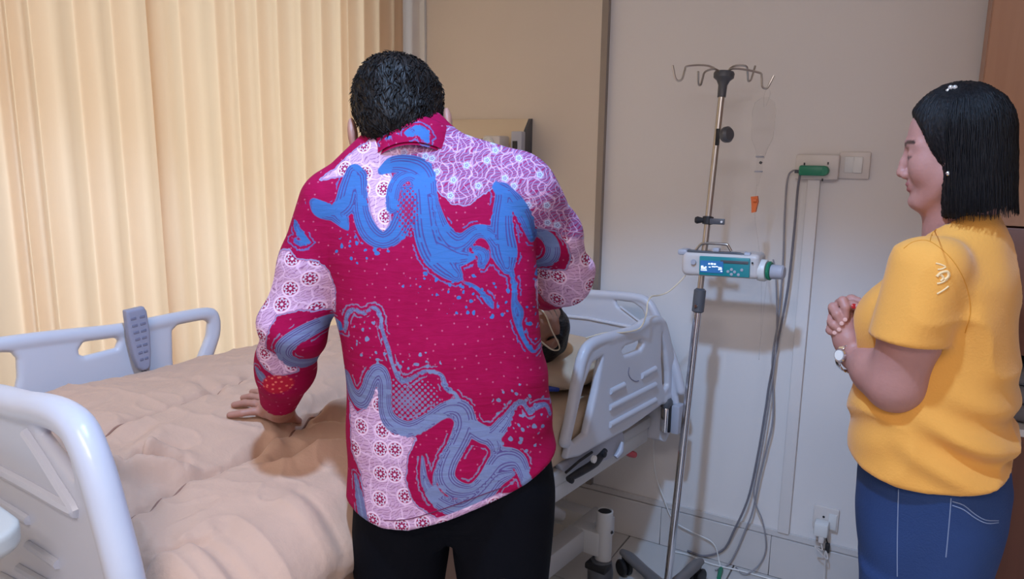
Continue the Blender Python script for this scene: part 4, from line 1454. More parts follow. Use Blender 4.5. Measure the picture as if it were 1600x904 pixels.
class Head:
    """head in its own axes: x face, y left, z crown; s scales a 0.23 m head"""

    def __init__(self, c, fx, up, s=1.0, sx=1.0, ear=0.082):
        self.sx, self.ear = sx, ear
        self.c = np.array(c, float)
        fx = np.array(fx, float)
        up = np.array(up, float)
        self.X = fx / np.linalg.norm(fx)
        self.Z = up - self.X * (up @ self.X)
        self.Z /= np.linalg.norm(self.Z)
        self.Y = np.cross(self.Z, self.X)
        self.s = s

    def loc(self, X, Y, Z):
        dx, dy, dz = X - self.c[0], Y - self.c[1], Z - self.c[2]
        x, y, z = ((dx * a[0] + dy * a[1] + dz * a[2]) / self.s for a in (self.X, self.Y, self.Z))
        return x / self.sx, y, z

    def pt(self, x, y, z):
        return self.c + self.s * (x * self.sx * self.X + y * self.Y + z * self.Z)

    def skin(self, X, Y, Z):
        x, y, z = self.loc(X, Y, Z)
        ay = np.abs(y)
        d = ell(x, y, z, (-0.012, 0, 0.032), (0.096, 0.076, 0.084))
        d = smin(d, ell(x, y, z, (0.026, 0, -0.03), (0.060, 0.060, 0.080)), 0.03)
        d = smin(d, cone(x, ay, z, (0.0, 0.050, -0.055), (0.062, 0.016, -0.098), 0.022, 0.020), 0.025)
        d = smin(d, ell(x, y, z, (0.072, 0, -0.098), (0.022, 0.022, 0.018)), 0.012)
        d = smin(d, cone(x, ay, z, (0.078, 0.012, 0.022), (0.056, 0.050, 0.016), 0.012, 0.010), 0.012)
        d = smin(d, ell(x, ay, z, (0.052, 0.038, -0.030), (0.026, 0.024, 0.028)), 0.03)
        d = smax(d, -ell(x, ay, z, (0.094, 0.031, 0.002), (0.014, 0.018, 0.012)), 0.008)
        d = smin(d, ell(x, ay, z, (0.070, 0.031, -0.001), (0.0145, 0.0165, 0.0125)), 0.004)
        d = smin(d, chain(x, y, z, [(0.084, 0, 0.010), (0.096, 0, -0.015), (0.103, 0, -0.035)], [0.008, 0.009, 0.0105]), 0.010)
        d = smin(d, ell(x, ay, z, (0.092, 0.012, -0.041), (0.012, 0.009, 0.009)), 0.006)
        d = smin(d, ell(x, y, z, (0.077, 0, -0.064), (0.016, 0.024, 0.016)), 0.012)
        d = smin(d, ell(x, y, z, (0.0875, 0, -0.0605), (0.0085, 0.021, 0.0055)), 0.003)
        d = smin(d, ell(x, y, z, (0.086, 0, -0.0720), (0.0085, 0.019, 0.006)), 0.003)
        # ears
        e = ell(x + 0.15 * (z + 0.012), ay - 0.25 * (-x) * 0, z, (-0.006, self.ear, -0.012), (0.019, 0.009, 0.031))
        e = smin(e, ell(x, ay, z, (0.000, self.ear - 0.003, -0.040), (0.010, 0.007, 0.012)), 0.006)
        e = smax(e, -ell(x, ay, z, (0.000, self.ear + 0.010, -0.010), (0.010, 0.007, 0.020)), 0.004)
        d = smin(d, e, 0.005)
        return d * self.s

    def masks(self, v):
        x, y, z = self.loc(v[:, 0], v[:, 1], v[:, 2])
        ay = np.abs(y)
        lip = np.clip(1.6 - np.minimum(ell(x, y, z, (0.091, 0, -0.0605), (0.014, 0.022, 0.0052)), ell(x, y, z, (0.089, 0, -0.0725), (0.014, 0.019, 0.006))) / 0.0012, 0, 1)
        seg = lambda pts, r: np.min([cone(x, ay, z, pts[i], pts[i + 1], r, r) for i in range(len(pts) - 1)], axis=0)
        brow = seg([(0.088, 0.018, 0.021), (0.084, 0.032, 0.026), (0.068, 0.052, 0.022)], 0.0040)
        lash = seg([(0.084, 0.016, -0.005), (0.085, 0.031, -0.0085), (0.074, 0.047, -0.006)], 0.0030)
        nost = ell(x, ay, z, (0.101, 0.0075, -0.0465), (0.005, 0.004, 0.003))
        mouth = seg([(0.100, 0, -0.0665), (0.090, 0.020, -0.0665)], 0.0014)
        dark = np.clip(0.5 - np.minimum(np.minimum(brow, lash), np.minimum(nost, mouth)) / 0.002, 0, 1)
        return lip * (z < -0.04), dark * (x > 0.03)


def join(parts):
    V, F, A = [], [], {'lip': [], 'dark': []}
    n = 0
    for v, f, a in parts:
        V.append(v)
        F.append(f + n)
        n += len(v)
        for k in A:
            A[k].append(a[k] if a is not None else np.zeros(len(v)))
    return np.concatenate(V), np.concatenate(F), {k: np.concatenate(x) for k, x in A.items()}


def rlink(name, v, f, m, parent, attrs=None):
    return link(name, rfz(v), f, m, parent, None, False, attrs)


# ------------------------------------------------------------------ THE MAN
HM = Head(P(626, 196, 1.375), (0.03, math.cos(math.radians(33)), -math.sin(math.radians(33))), (-0.13, math.sin(math.radians(33)), math.cos(math.radians(33))), 0.97, 1.0, 0.089)
mroot_rf = P(700, 800, 1.31)
man = root('person', 'man seen from behind in a pink and blue batik shirt leaning over the bed', 'person', tuple(rfz(np.array([mroot_rf[0], 1.31, 0.0]))), YAW)

T_ROWS = []
for py, a, b, fc, th in ((248, 600, 735, 1.345, 0.060), (270, 560, 800, 1.340, 0.080), (300, 520, 822, 1.335, 0.100), (340, 506, 836, 1.33, 0.113), (400, 512, 838, 1.322, 0.122), (465, 518, 840, 1.315, 0.128),
                         (520, 533, 846, 1.31, 0.135), (580, 543, 856, 1.31, 0.140), (650, 545, 863, 1.31, 0.140), (720, 546, 872, 1.31, 0.138), (840, 546, 882, 1.31, 0.136)):
    p, q = P(a, py, fc), P(b, py, fc)
    T_ROWS.append(((p[2] + q[2]) / 2, (p[0] + q[0]) / 2, fc, (q[0] - p[0]) / 2, th))
shL, elL, wrL = P(522, 322, 1.325), P(460, 505, 1.315), P(436, 624, 1.455)
shR, elR, wrR = P(815, 300, 1.335), P(880, 430, 1.52), P(852, 462, 1.84)
neck0 = P(648, 238, 1.345)
HEM = np.array([(540, 812), (552, 815), (600, 823), (640, 821), (700, 803), (760, 781), (820, 759), (862, 740), (884, 728), (900, 722)], float)
HEM_RZ = np.array([P(a, b, 1.20) for a, b in HEM])


def man_shirt(X, Y, Z):
    d = column(X, Y, Z, T_ROWS)
    d = smin(d, cone(X, Y, Z, neck0 + [-0.004, 0, 0.012], shL + [0.01, 0, 0.008], 0.073, 0.056), 0.03)
    d = smin(d, cone(X, Y, Z, neck0 + [0, 0, -0.004], shR + [-0.02, 0, 0.012], 0.066, 0.060), 0.03)
    arm = chain(X, Y, Z, [shL, shL * 0.5 + elL * 0.5 + [-0.004, 0, 0], elL, elL * 0.45 + wrL * 0.55, wrL + (wrL - elL) * 0.12], [0.064, 0.057, 0.060, 0.055, 0.036], 0.02)
    # cuff cut
    ax = (wrL - elL) / np.linalg.norm(wrL - elL)
    e = wrL + ax * 0.006
    arm = np.maximum(arm, (X - e[0]) * ax[0] + (Y - e[1]) * ax[1] + (Z - e[2]) * ax[2])
    # sleeve creases at the elbow
    arm = arm + 0.0035 * np.sin(62 * (Z + 0.5 * X) + 5 * X) * np.exp(-((Z - elL[2] + 0.03) / 0.07) ** 2)
    d = smin(d, arm, 0.016)
    armr = chain(X, Y, Z, [shR, shR * 0.5 + elR * 0.5 + [0.012, 0, 0.006], elR, elR * 0.5 + wrR * 0.5, wrR], [0.066, 0.060, 0.060, 0.050, 0.036], 0.02)
    ax = (wrR - elR) / np.linalg.norm(wrR - elR)
    armr = np.maximum(armr, (X - wrR[0]) * ax[0] + (Y - wrR[1]) * ax[1] + (Z - wrR[2]) * ax[2])
    armr = armr + 0.0035 * np.sin(70 * (Z - 0.5 * X)) * np.exp(-((Z - elR[2] - 0.02) / 0.06) ** 2)
    d = smin(d, armr, 0.018)
    # cloth creases: pull lines from the armpits, soft rolls at the waist
    d = d + 0.0022 * wob(X, Y, Z, 18, 2) + 0.0012 * wob(X * 0.6, Y * 0.6, Z * 2.0, 45, 7)
    d = d + 0.003 * np.sin(75 * (Z - 0.35 * X) + 3 * np.sin(9 * X)) * np.exp(-((Z - 1.02) / 0.09) ** 2) * np.exp(-((X - 0.10) / 0.14) ** 2) * 0.6
    hz = np.interp(X, HEM_RZ[:, 0], HEM_RZ[:, 2])
    d = smax(d, hz - Z, 0.007)
    d = smax(d, -HM.skin(X, Y, Z) + 0.004, 0.006)
    return d


sv, sf = nets(man_shirt, (T_ROWS[0][1] - 0.42, 1.10, 0.78), (elR[0] + 0.09, 1.90, 1.53), 0.0052)

# ---- batik print: fields measured on the laid-out shirt back (hundredths), carried by the cloth
P0, PX, PZ = P(700, 500, 1.20), P(900, 500, 1.20), P(700, 700, 1.20)


RL_, RR_ = P(518, 440, 1.31)[0], P(836, 440, 1.31)[0]


def print_uv(v):
    """print coordinates in the plane of the shirt's back"""
    fp = np.interp(v[:, 0], [RL_ - 0.13, RL_ + 0.02, RR_ - 0.06, RR_ + 0.02, RR_ + 0.10], [1.285, 1.205, 1.205, 1.29, 1.45])
    q = np.stack([v[:, 0], fp, v[:, 2]], 1)
    w = rfz(q) - C0
    c = w @ RM
    return np.stack([800 + F_PX * c[:, 0] / -c[:, 2], 452 - F_PX * c[:, 1] / -c[:, 2]], 1)


def bands(uv, lines):
    best = np.full(len(uv), 1e3)
    ratio = np.full(len(uv), 2.0)
    for hw, pts in lines:
        p3 = spline([(q[0], q[1], (q[2] if len(q) > 2 else hw) * 1.10) for q in pts], 4)
        p, pw_ = p3[:, :2], p3[:, 2]
        d = np.full(len(uv), 1e9)
        hw_l = np.full(len(uv), hw)
        for i in range(len(p) - 1):
            a, e = p[i], p[i + 1] - p[i]
            t = np.clip(((uv[:, 0] - a[0]) * e[0] + (uv[:, 1] - a[1]) * e[1]) / (e @ e + 1e-9), 0, 1)
            w_i = pw_[i] + t * (pw_[i + 1] - pw_[i])
            di = np.sqrt((uv[:, 0] - a[0] - t * e[0]) ** 2 + (uv[:, 1] - a[1] - t * e[1]) ** 2)
            k = di - w_i < d - hw_l
            d, hw_l = np.where(k, di, d), np.where(k, w_i, hw_l)
        k = d - hw_l < best
        best = np.where(k, d - hw_l, best)
        ratio = np.where(k, d / hw_l, ratio)
    return best, ratio


BLUE = [
    (12, [(546, 280, 16), (552, 306, 12), (559, 338, 13), (574, 364, 14), (596, 376, 12), (616, 366, 14), (628, 342, 15), (634, 318, 12), (632, 300, 9)]),
    (13, [(609, 326, 9), (609, 300, 10), (616, 282, 10), (632, 274, 10), (648, 280, 13), (657, 300, 16), (662, 330, 18), (668, 365, 20), (680, 395, 20), (698, 414, 17), (714, 430, 9)]),
    (13, [(586, 268, 6), (604, 258, 12), (626, 258, 15), (648, 266, 17), (662, 284, 14), (668, 306, 10)]),
    (15, [(540, 272, 14), (535, 296, 17), (529, 322, 17), (510, 336, 11), (492, 330, 12), (480, 318, 6)]),
    (6, [(516, 340, 12), (528, 350, 9), (536, 360, 3)]),
    (11, [(674, 306, 5), (680, 334, 9), (690, 362, 13), (706, 380, 16), (722, 380, 13), (742, 364, 10), (762, 366, 10), (778, 382, 13), (788, 398, 16)]),
    (15, [(776, 294, 8), (788, 306, 14), (784, 340, 15), (784, 370, 18), (788, 396, 19), (792, 418, 10)]),
    (10, [(790, 296, 6), (806, 318, 12), (822, 344, 11), (832, 374, 6)]),
    (10, [(686, 388, 18), (710, 400, 16), (736, 402, 6)]),
    (3, [(796, 420, 5), (804, 448, 4), (803, 478, 4), (809, 500, 5), (818, 524, 3), (832, 542, 3), (846, 538, 2)]),
    (3, [(804, 470, 5), (812, 486, 6), (810, 504, 3)]),
    (8, [(744, 392, 6), (755, 400, 9), (752, 414, 6)]),
    (2.5, [(726, 440, 2), (740, 446, 2.5), (752, 456, 3), (764, 470, 5), (770, 480, 2)]),
    (11, [(520, 517, 8), (490, 518, 11), (466, 526, 12), (446, 540, 12), (440, 560, 11), (452, 578, 10), (476, 590, 8)]),
    (10, [(840, 366, 6), (858, 376, 10), (866, 396, 10), (860, 416, 9), (842, 428, 6)]),
    (4, [(450, 346, 2), (459, 364, 5), (474, 382, 3)]),
    (2.5, [(450, 376, 2), (464, 384, 4), (476, 382, 2)]),
    (7, [(630, 208), (642, 200), (654, 204), (660, 216)]),
    (6, [(386, 592, 6), (394, 600, 8), (400, 606, 5)]),
    (5, [(588, 226), (598, 216), (608, 218)]),
]
GREY = [
    (12, [(534, 598, 9), (544, 618, 11), (562, 626, 13), (575, 608, 11), (583, 588, 11), (595, 576, 12), (604, 592, 10), (604, 630, 10), (614, 652, 12), (642, 661, 11), (672, 646, 10), (700, 628, 11), (722, 630, 15), (729, 652, 15), (718, 680, 14), (704, 706, 13), (699, 730, 13), (712, 748, 13), (738, 752, 9), (760, 736, 11), (782, 710, 15), (804, 702, 14), (816, 714, 10), (826, 748, 7)]),
    (8, [(664, 700, 2), (668, 740, 6), (690, 770, 10), (724, 782, 12), (756, 762, 13), (778, 738, 10), (800, 724, 5)]),
    (2.2, [(640, 672, 1.5), (668, 660, 2), (698, 640, 2.2), (714, 646, 2), (706, 674, 2), (690, 706, 2.2), (682, 736, 2.4), (694, 760, 2.4), (720, 768, 2)]),
    (10, [(728, 646, 10), (748, 664, 12), (768, 672, 12), (786, 654, 9), (797, 636, 5), (804, 622, 3)]),
    (8, [(768, 674, 12), (776, 690, 9), (770, 704, 3)]),
    (2.6, [(798, 636, 3), (808, 620, 4), (818, 616, 3), (826, 630, 3), (838, 622, 4), (852, 622, 2.5), (858, 634, 2)]),
    (2.4, [(534, 522, 3), (540, 494, 4), (552, 484, 2.5), (568, 488, 3), (586, 478, 2.4), (596, 490, 3), (600, 512, 2.4), (610, 540, 3), (618, 566, 2.4), (630, 586, 4), (644, 584, 3), (668, 571, 2.4), (692, 576, 2.8), (699, 594, 4), (714, 606, 3), (720, 616, 2)]),
    (10, [(850, 744, 8), (856, 718, 10), (872, 714, 10), (882, 730, 8)]),
    (6, [(550, 752, 3), (558, 780, 7), (566, 814, 8)]),
]
ORN = [
    [(486, 282), (540, 232), (590, 202), (640, 195), (712, 195), (800, 205), (880, 235), (920, 310), (950, 390), (975, 440), (975, 520), (880, 520), (842, 482), (838, 440), (870, 434), (888, 428), (894, 404), (888, 382), (872, 362), (846, 358), (830, 352), (812, 312), (792, 286), (772, 292), (750, 306), (727, 322), (704, 318), (682, 298), (664, 268), (640, 250), (614, 246), (592, 252), (584, 262)],
    [(538, 262), (562, 244), (584, 248), (592, 262), (606, 282), (600, 310), (607, 344), (600, 362), (586, 356), (574, 330), (564, 292)],
    [(430, 396), (446, 392), (456, 408), (484, 412), (502, 430), (514, 462), (512, 496), (488, 494), (462, 486), (432, 492), (420, 520), (412, 548), (428, 560), (448, 580), (448, 596), (420, 596), (396, 572), (386, 560), (394, 520), (408, 470)],
    [(540, 640), (556, 650), (570, 640), (584, 610), (594, 596), (600, 640), (614, 668), (652, 674), (640, 700), (636, 740), (650, 776), (688, 798), (740, 792), (770, 778), (810, 758), (850, 738), (870, 726), (884, 732), (870, 750), (820, 772), (760, 796), (700, 818), (630, 836), (590, 836), (572, 800), (562, 740), (545, 712)],
]


def shirt_attrs(v):
    uv = print_uv(v)
    b1, r1 = bands(uv, BLUE)
    b2, r2 = bands(uv, GREY)
    orn = np.min([poly2(uv[:, 0], uv[:, 1], p) for p in ORN], axis=0)
    tone = np.where(b2 < b1, 1.0, 0.0)
    tone = np.where((uv[:, 0] < 520) & (uv[:, 1] > 480), 1.0, tone)
    tone = np.where((uv[:, 0] > 840) & (uv[:, 1] > 350), 0.8, tone)
    half = np.minimum(np.sqrt(((uv[:, 0] - 640) / 52) ** 2 + ((uv[:, 1] - 618) / 40) ** 2), np.sqrt(((uv[:, 0] - 634) / 18) ** 2 + ((uv[:, 1] - 330) / 42) ** 2))
    spl = np.min([np.sqrt(((uv[:, 0] - a) / c) ** 2 + ((uv[:, 1] - b) / d) ** 2) for a, b, c, d in ((576, 528, 36, 40), (812, 640, 50, 56), (690, 440, 70, 22), (560, 390, 60, 26), (830, 510, 30, 40), (640, 560, 60, 20), (760, 470, 70, 36))], axis=0)
    yoke = np.clip((uv[:, 0] - 600) / 40, 0, 1) * (uv[:, 1] < 370)
    cuff = np.clip(1 - np.sqrt(((uv[:, 0] - 418) / 26) ** 2 + ((uv[:, 1] - 614) / 20) ** 2), 0, 1) * (uv[:, 0] < 520)
    return dict(band=np.minimum(b1, b2), ratio=np.where(b2 < b1, r2, r1), orn=orn, tone=tone, half=half, splat=spl, yoke=yoke, cuff=cuff, hemd=np.interp(uv[:, 0], HEM[:, 0], HEM[:, 1]) - uv[:, 1],
                puv=np.stack([uv[:, 0] / 100, uv[:, 1] / 100, 0 * uv[:, 0]], 1))


def batik():
    m = mat('batik_cotton', (160, 20, 80), 0.85, spec=0.15)
    g = NG(m)
    b = m.node_tree.nodes['Principled BSDF']
    uv = g.attr('puv', 1)
    band, ratio, orn, tone = g.attr('band'), g.attr('ratio'), g.attr('orn'), g.attr('tone')
    half, splat, yoke, cuff = g.attr('half'), g.attr('splat'), g.attr('yoke'), g.attr('cuff')
    sep = g.node('ShaderNodeSeparateXYZ')
    g.put(sep.inputs[0], uv)
    U, Vv = sep.outputs[0], sep.outputs[1]
    n1 = g.noise(uv, 6.0, 4)
    n2 = g.noise(uv, 22.0, 2)

    def vor(scale, rand, vec=None, feature='F1'):
        n = g.node('ShaderNodeTexVoronoi', voronoi_dimensions='2D', feature=feature)
        g.put(n.inputs['Vector'], vec if vec is not None else uv)
        n.inputs['Scale'].default_value = scale
        n.inputs['Randomness'].default_value = rand
        return n
    crim = g.mix(n1, lin((150, 4, 62)), lin((170, 10, 76)))
    # little pink sprinkles
    vt = vor(5.0, 0.7)
    crim = g.mix(g.m('MULTIPLY', g.lt(vt.outputs['Distance'], 0.065, 0.02), 0.4), crim, lin((226, 130, 170)))
    blue = g.mix(tone, lin((58, 112, 178)), lin((128, 138, 172)))
    blue = g.mix(g.m('MULTIPLY', n2, 0.35), blue, lin((90, 110, 170)))
    # concentric stripes inside the bands
    line = g.lt(g.m('ABSOLUTE', g.m('SUBTRACT', ratio, 0.62)), 0.055, 0.03)
    line2 = g.lt(g.m('ABSOLUTE', g.m('SUBTRACT', ratio, 0.86)), 0.045, 0.03)
    brk = g.m('GREATER_THAN', g.noise(uv, 2.6, 1), 0.42)
    line3 = g.lt(g.m('ABSOLUTE', g.m('SUBTRACT', ratio, 0.36)), 0.05, 0.03)
    stripes = g.m('MULTIPLY', g.m('MAXIMUM', g.m('MAXIMUM', line, line2), line3), brk)
    blue = g.mix(g.m('MULTIPLY', stripes, 0.8), blue, lin((82, 52, 118)))
    # rough painted edge
    bn = g.m('ADD', band, g.m('MULTIPLY', g.m('SUBTRACT', g.noise(uv, 13.0, 4), 0.5), 9.0))
    rough = g.m('GREATER_THAN', g.noise(uv, 1.7, 1), 0.53)
    bsel = g.m('ADD', g.m('MULTIPLY', bn, rough), g.m('MULTIPLY', band, g.m('SUBTRACT', 1.0, rough)))
    bm = g.lt(bsel, 0.0, 0.7)
    col = crim
    # outline a little away from the band
    ol = g.m('MULTIPLY', g.lt(g.m('ABSOLUTE', g.m('SUBTRACT', bn, 5.0)), 1.1, 0.5), g.m('GREATER_THAN', g.noise(uv, 2.2, 1), 0.5))
    # halftone dots
    cs = 11.0
    fx = g.m('SUBTRACT', g.m('FRACT', g.m('MULTIPLY', g.m('ADD', U, Vv), cs)), 0.5)
    fy = g.m('SUBTRACT', g.m('FRACT', g.m('MULTIPLY', g.m('SUBTRACT', U, Vv), cs)), 0.5)
    dd = g.m('SQRT', g.m('ADD', g.m('MULTIPLY', fx, fx), g.m('MULTIPLY', fy, fy)))
    dots = g.m('MULTIPLY', g.lt(dd, g.m('SUBTRACT', 0.55, g.m('MULTIPLY', half, 0.32)), 0.06), g.lt(half, 1.0))
    # splashes
    vs = vor(7.5, 1.0)
    sr = g.m('MULTIPLY', g.m('SUBTRACT', g.noise(uv, 9.0, 1), 0.36), 1.0)
    sp = g.m('MULTIPLY', g.lt(vs.outputs['Distance'], sr, 0.03), g.lt(splat, g.m('ADD', 0.55, g.m('MULTIPLY', n1, 0.7))))
    col = g.mix(g.m('MULTIPLY', ol, 0.75), col, blue)
    col = g.mix(g.m('MULTIPLY', dots, 0.85), col, blue)
    col = g.mix(sp, col, blue)
    # ---- ornament cloth: sinuous white lines on mauve, crimson discs with flowers
    wn = g.node('ShaderNodeTexNoise')
    g.put(wn.inputs['Vector'], uv)
    wn.inputs['Scale'].default_value = 4.2
    wn.inputs['Detail'].default_value = 2
    wsc = g.node('ShaderNodeVectorMath', operation='MULTIPLY_ADD')
    g.put(wsc.inputs[0], wn.outputs['Color'])
    wsc.inputs[1].default_value = (0.22, 0.22, 0)
    g.put(wsc.inputs[2], uv)
    sp2 = g.node('ShaderNodeSeparateXYZ')
    g.put(sp2.inputs[0], wsc.outputs[0])
    wu, wv_ = sp2.outputs[0], sp2.outputs[1]
    swirl = g.m('ABSOLUTE', g.m('SINE', g.m('ADD', g.m('MULTIPLY', wu, 34.0), g.m('MULTIPLY', g.m('SINE', g.m('MULTIPLY', wv_, 15.0)), 2.2))))
    fine = g.m('ABSOLUTE', g.m('SINE', g.m('ADD', g.m('MULTIPLY', wv_, 62.0), g.m('MULTIPLY', wu, 30.0))))
    base_l = g.mix(n1, lin((196, 150, 186)), lin((216, 178, 204)))
    base_y = g.mix(g.lt(fine, 0.45, 0.2), lin((146, 106, 152)), lin((160, 40, 100)))
    ob = g.mix(yoke, base_l, base_y)
    ob = g.mix(g.m('MULTIPLY', g.lt(fine, 0.30, 0.12), g.m('SUBTRACT', 0.75, g.m('MULTIPLY', yoke, 0.75))), ob, lin((140, 84, 132)))
    ob = g.mix(g.m('MULTIPLY', g.lt(swirl, 0.24, 0.12), 0.85), ob, lin((214, 172, 210)))
    ve = vor(4.0, 0.55, wsc.outputs[0], 'DISTANCE_TO_EDGE')
    ob = g.mix(g.m('MULTIPLY', g.lt(ve.outputs['Distance'], 0.04, 0.02), g.m('SUBTRACT', 0.9, g.m('MULTIPLY', yoke, 0.35))), ob, lin((232, 194, 224)))

    def flower(scale, rand, R, petals, disc, petal_col, ring):
        v = vor(scale, rand)
        rel = g.node('ShaderNodeVectorMath', operation='SUBTRACT')
        g.put(rel.inputs[0], uv)
        g.put(rel.inputs[1], v.outputs['Position'])
        s = g.node('ShaderNodeSeparateXYZ')
        g.put(s.inputs[0], rel.outputs[0])
        th = g.m('ARCTAN2', s.outputs[1], s.outputs[0])
        rr = g.m('SQRT', g.m('ADD', g.m('MULTIPLY', s.outputs[0], s.outputs[0]), g.m('MULTIPLY', s.outputs[1], s.outputs[1])))
        pet = g.m('MULTIPLY', g.m('ADD', 0.58, g.m('MULTIPLY', g.m('ABSOLUTE', g.m('COSINE', g.m('MULTIPLY', th, petals / 2.0))), 0.36)), R * 0.78)
        inside = g.lt(rr, R, 0.008)
        edge = g.m('MULTIPLY', g.lt(g.m('ABSOLUTE', g.m('SUBTRACT', rr, R)), 0.014, 0.006), ring)
        outl = g.lt(g.m('ABSOLUTE', g.m('SUBTRACT', rr, pet)), 0.013, 0.008)
        core = g.lt(rr, R * 0.2, 0.006)
        return inside, edge, g.m('MAXIMUM', outl, core), disc, petal_col
    for sc_, rd, R, pt_, dc, pc_, mask, ring in ((2.75, 0.5, 0.118, 8, (156, 24, 80), (222, 212, 234), g.m('SUBTRACT', 1.0, yoke), 1.0), (3.0, 0.8, 0.060, 5, (128, 84, 150), (188, 204, 234), yoke, 0.3)):
        ins, edg, pet, dc_, pcol = flower(sc_, rd, R, pt_, dc, pc_, ring)
        ob = g.mix(g.m('MULTIPLY', ins, mask), ob, lin(dc))
        ob = g.mix(g.m('MULTIPLY', g.m('MULTIPLY', pet, ins), mask), ob, lin(pc_))
        ob = g.mix(g.m('MULTIPLY', edg, mask), ob, lin((240, 206, 230)))
    on = g.m('ADD', orn, g.m('MULTIPLY', g.m('SUBTRACT', g.noise(uv, 10.0, 3), 0.5), 8.0))
    col = g.mix(g.lt(on, 0.0, 0.8), col, ob)
    col = g.mix(g.m('MULTIPLY', g.lt(g.m('ABSOLUTE', g.m('SUBTRACT', on, 1.6)), 1.0, 0.5), 0.7), col, lin((150, 170, 215)))
    fu = g.m('GREATER_THAN', 4.5, Vv)
    dots2 = g.m('MULTIPLY', g.m('MULTIPLY', g.lt(dd, g.m('SUBTRACT', 0.62, g.m('MULTIPLY', half, 0.45)), 0.06), g.lt(half, 1.0)), fu)
    blue = g.mix(g.m('MULTIPLY', dots2, 0.9), blue, crim)
    col = g.mix(bm, col, blue)
    # hem turned up in the ornament cloth
    hd = g.m('MULTIPLY', g.lt(g.attr('hemd'), 13.0, 0.8), g.m('MULTIPLY', g.m('GREATER_THAN', U, 6.3), g.m('GREATER_THAN', g.attr('hemd'), -60.0)))
    col = g.mix(hd, col, ob)
    # red dotted cuff
    cf = g.lt(vor(12.0, 0.8).outputs['Distance'], 0.22, 0.05)
    col = g.mix(g.lt(0.12, cuff, 0.08), col, g.mix(cf, lin((186, 30, 60)), lin((236, 120, 110))))
    g.put(b.inputs['Base Color'], col)
    # weave
    bp = g.node('ShaderNodeBump')
    bp.inputs['Strength'].default_value = 0.26
    bp.inputs['Distance'].default_value = 0.006
    mp = g.node('ShaderNodeMapping')
    mp.inputs['Scale'].default_value = (0.5, 2.2, 1)
    g.put(mp.inputs[0], uv)
    g.put(bp.inputs['Height'], g.m('ADD', g.noise(mp.outputs[0], 5.0, 4, 0.5), g.m('MULTIPLY', g.noise(uv, 90.0, 2), 0.10)))
    g.put(b.inputs['Normal'], bp.outputs[0])
    return m


BATIK = batik()
shirt = rlink('shirt', sv, sf, BATIK, man, shirt_attrs(sv))

# collar: band round the neck, tilted with it
cX = np.array([0.99, 0.03, 0.14])
th_ = math.radians(34)
cN = np.array([-0.10, math.sin(th_), math.cos(th_)])
cN /= np.linalg.norm(cN)
cX = cX - cN * (cX @ cN)
cX /= np.linalg.norm(cX)
cY = np.cross(cN, cX)
cc_ = P(645, 241, 1.338)
V, Fq = [], []
NA, NH = 120, 10
prof = [(0.98, -0.030), (1.02, -0.014), (1.035, -0.004), (1.04, 0.008), (1.03, 0.018), (1.015, 0.023), (0.985, 0.021), (0.95, 0.010), (0.95, -0.006), (0.94, -0.034)]
for j, (k, hh) in enumerate(prof):
    for i in range(NA):
        a = 2 * math.pi * i / NA
        V.append(cc_ + cX * 0.0790 * k * math.cos(a) + cY * 0.080 * k * math.sin(a) + cN * (hh + 0.002 * math.sin(3 * a)))
for j in range(NH - 1):
    for i in range(NA):
        Fq.append((j * NA + i, j * NA + (i + 1) % NA, (j + 1) * NA + (i + 1) % NA, (j + 1) * NA + i))
V = np.array(V)
ca = shirt_attrs(V)
ca['orn'] = np.full(len(V), 30.0)
rlink('collar', V, np.array(Fq)[:, ::-1], BATIK, man, ca)
# hem stitch line
hp = []
for a, b in spline([(x, y - 11, 0) for x, y in HEM[1:-2]], 6)[:, :2]:
    c = P(a, b, 1.17)
    lo, hi = 1.05, 1.33
    for _ in range(26):
        mid_ = (lo + hi) / 2
        q = P(a, b, mid_)
        if man_shirt(*[np.array([t]) for t in q])[0] < 0:
            hi = mid_
        else:
            lo = mid_
    hp.append(P(a, b, lo))
mb = MB().tube(rfz(np.array(hp)), 0.0009, 5)
mb.build('hem_stitching', mat('plum_thread', (96, 30, 70), 0.8), man)

# ---- trousers, shoes
lgL, lgR = P(628, 880, 1.31), P(785, 880, 1.31)
aL, aR = (P(703, 880, 1.31)[0] - P(550, 880, 1.31)[0]) / 2, (P(862, 880, 1.31)[0] - P(706, 880, 1.31)[0]) / 2
hipc = ((T_ROWS[-1][1]))


def man_trousers(X, Y, Z):
    L = column(X, Y, Z, [(0.07, lgL[0] - 0.015, 1.33, 0.058, 0.075), (0.40, lgL[0] - 0.008, 1.33, 0.068, 0.082), (0.70, lgL[0], 1.315, aL - 0.003, 0.105), (0.84, lgL[0] + 0.008, 1.31, aL - 0.004, 0.112), (0.96, lgL[0] + 0.026, 1.31, aL - 0.012, 0.112)], 2.2)
    R = column(X, Y, Z, [(0.07, lgR[0] + 0.02, 1.30, 0.058, 0.075), (0.40, lgR[0] + 0.012, 1.31, 0.068, 0.082), (0.70, lgR[0], 1.31, aR - 0.002, 0.105), (0.84, lgR[0] - 0.002, 1.31, aR + 0.002, 0.115), (0.96, lgR[0] - 0.02, 1.31, aR, 0.115)], 2.2)
    H = column(X, Y, Z, [(0.755, (lgL[0] + lgR[0]) / 2, 1.31, 0.02, 0.06), (0.80, (lgL[0] + lgR[0]) / 2, 1.31, 0.12, 0.105), (0.86, (lgL[0] + lgR[0]) / 2, 1.31, 0.142, 0.115), (1.0, (lgL[0] + lgR[0]) / 2, 1.31, 0.142, 0.115)], 2.4)
    return smin(smin(L, R, 0.006), H, 0.03) + 0.003 * wob(X, Y, Z * 0.7, 16, 9)


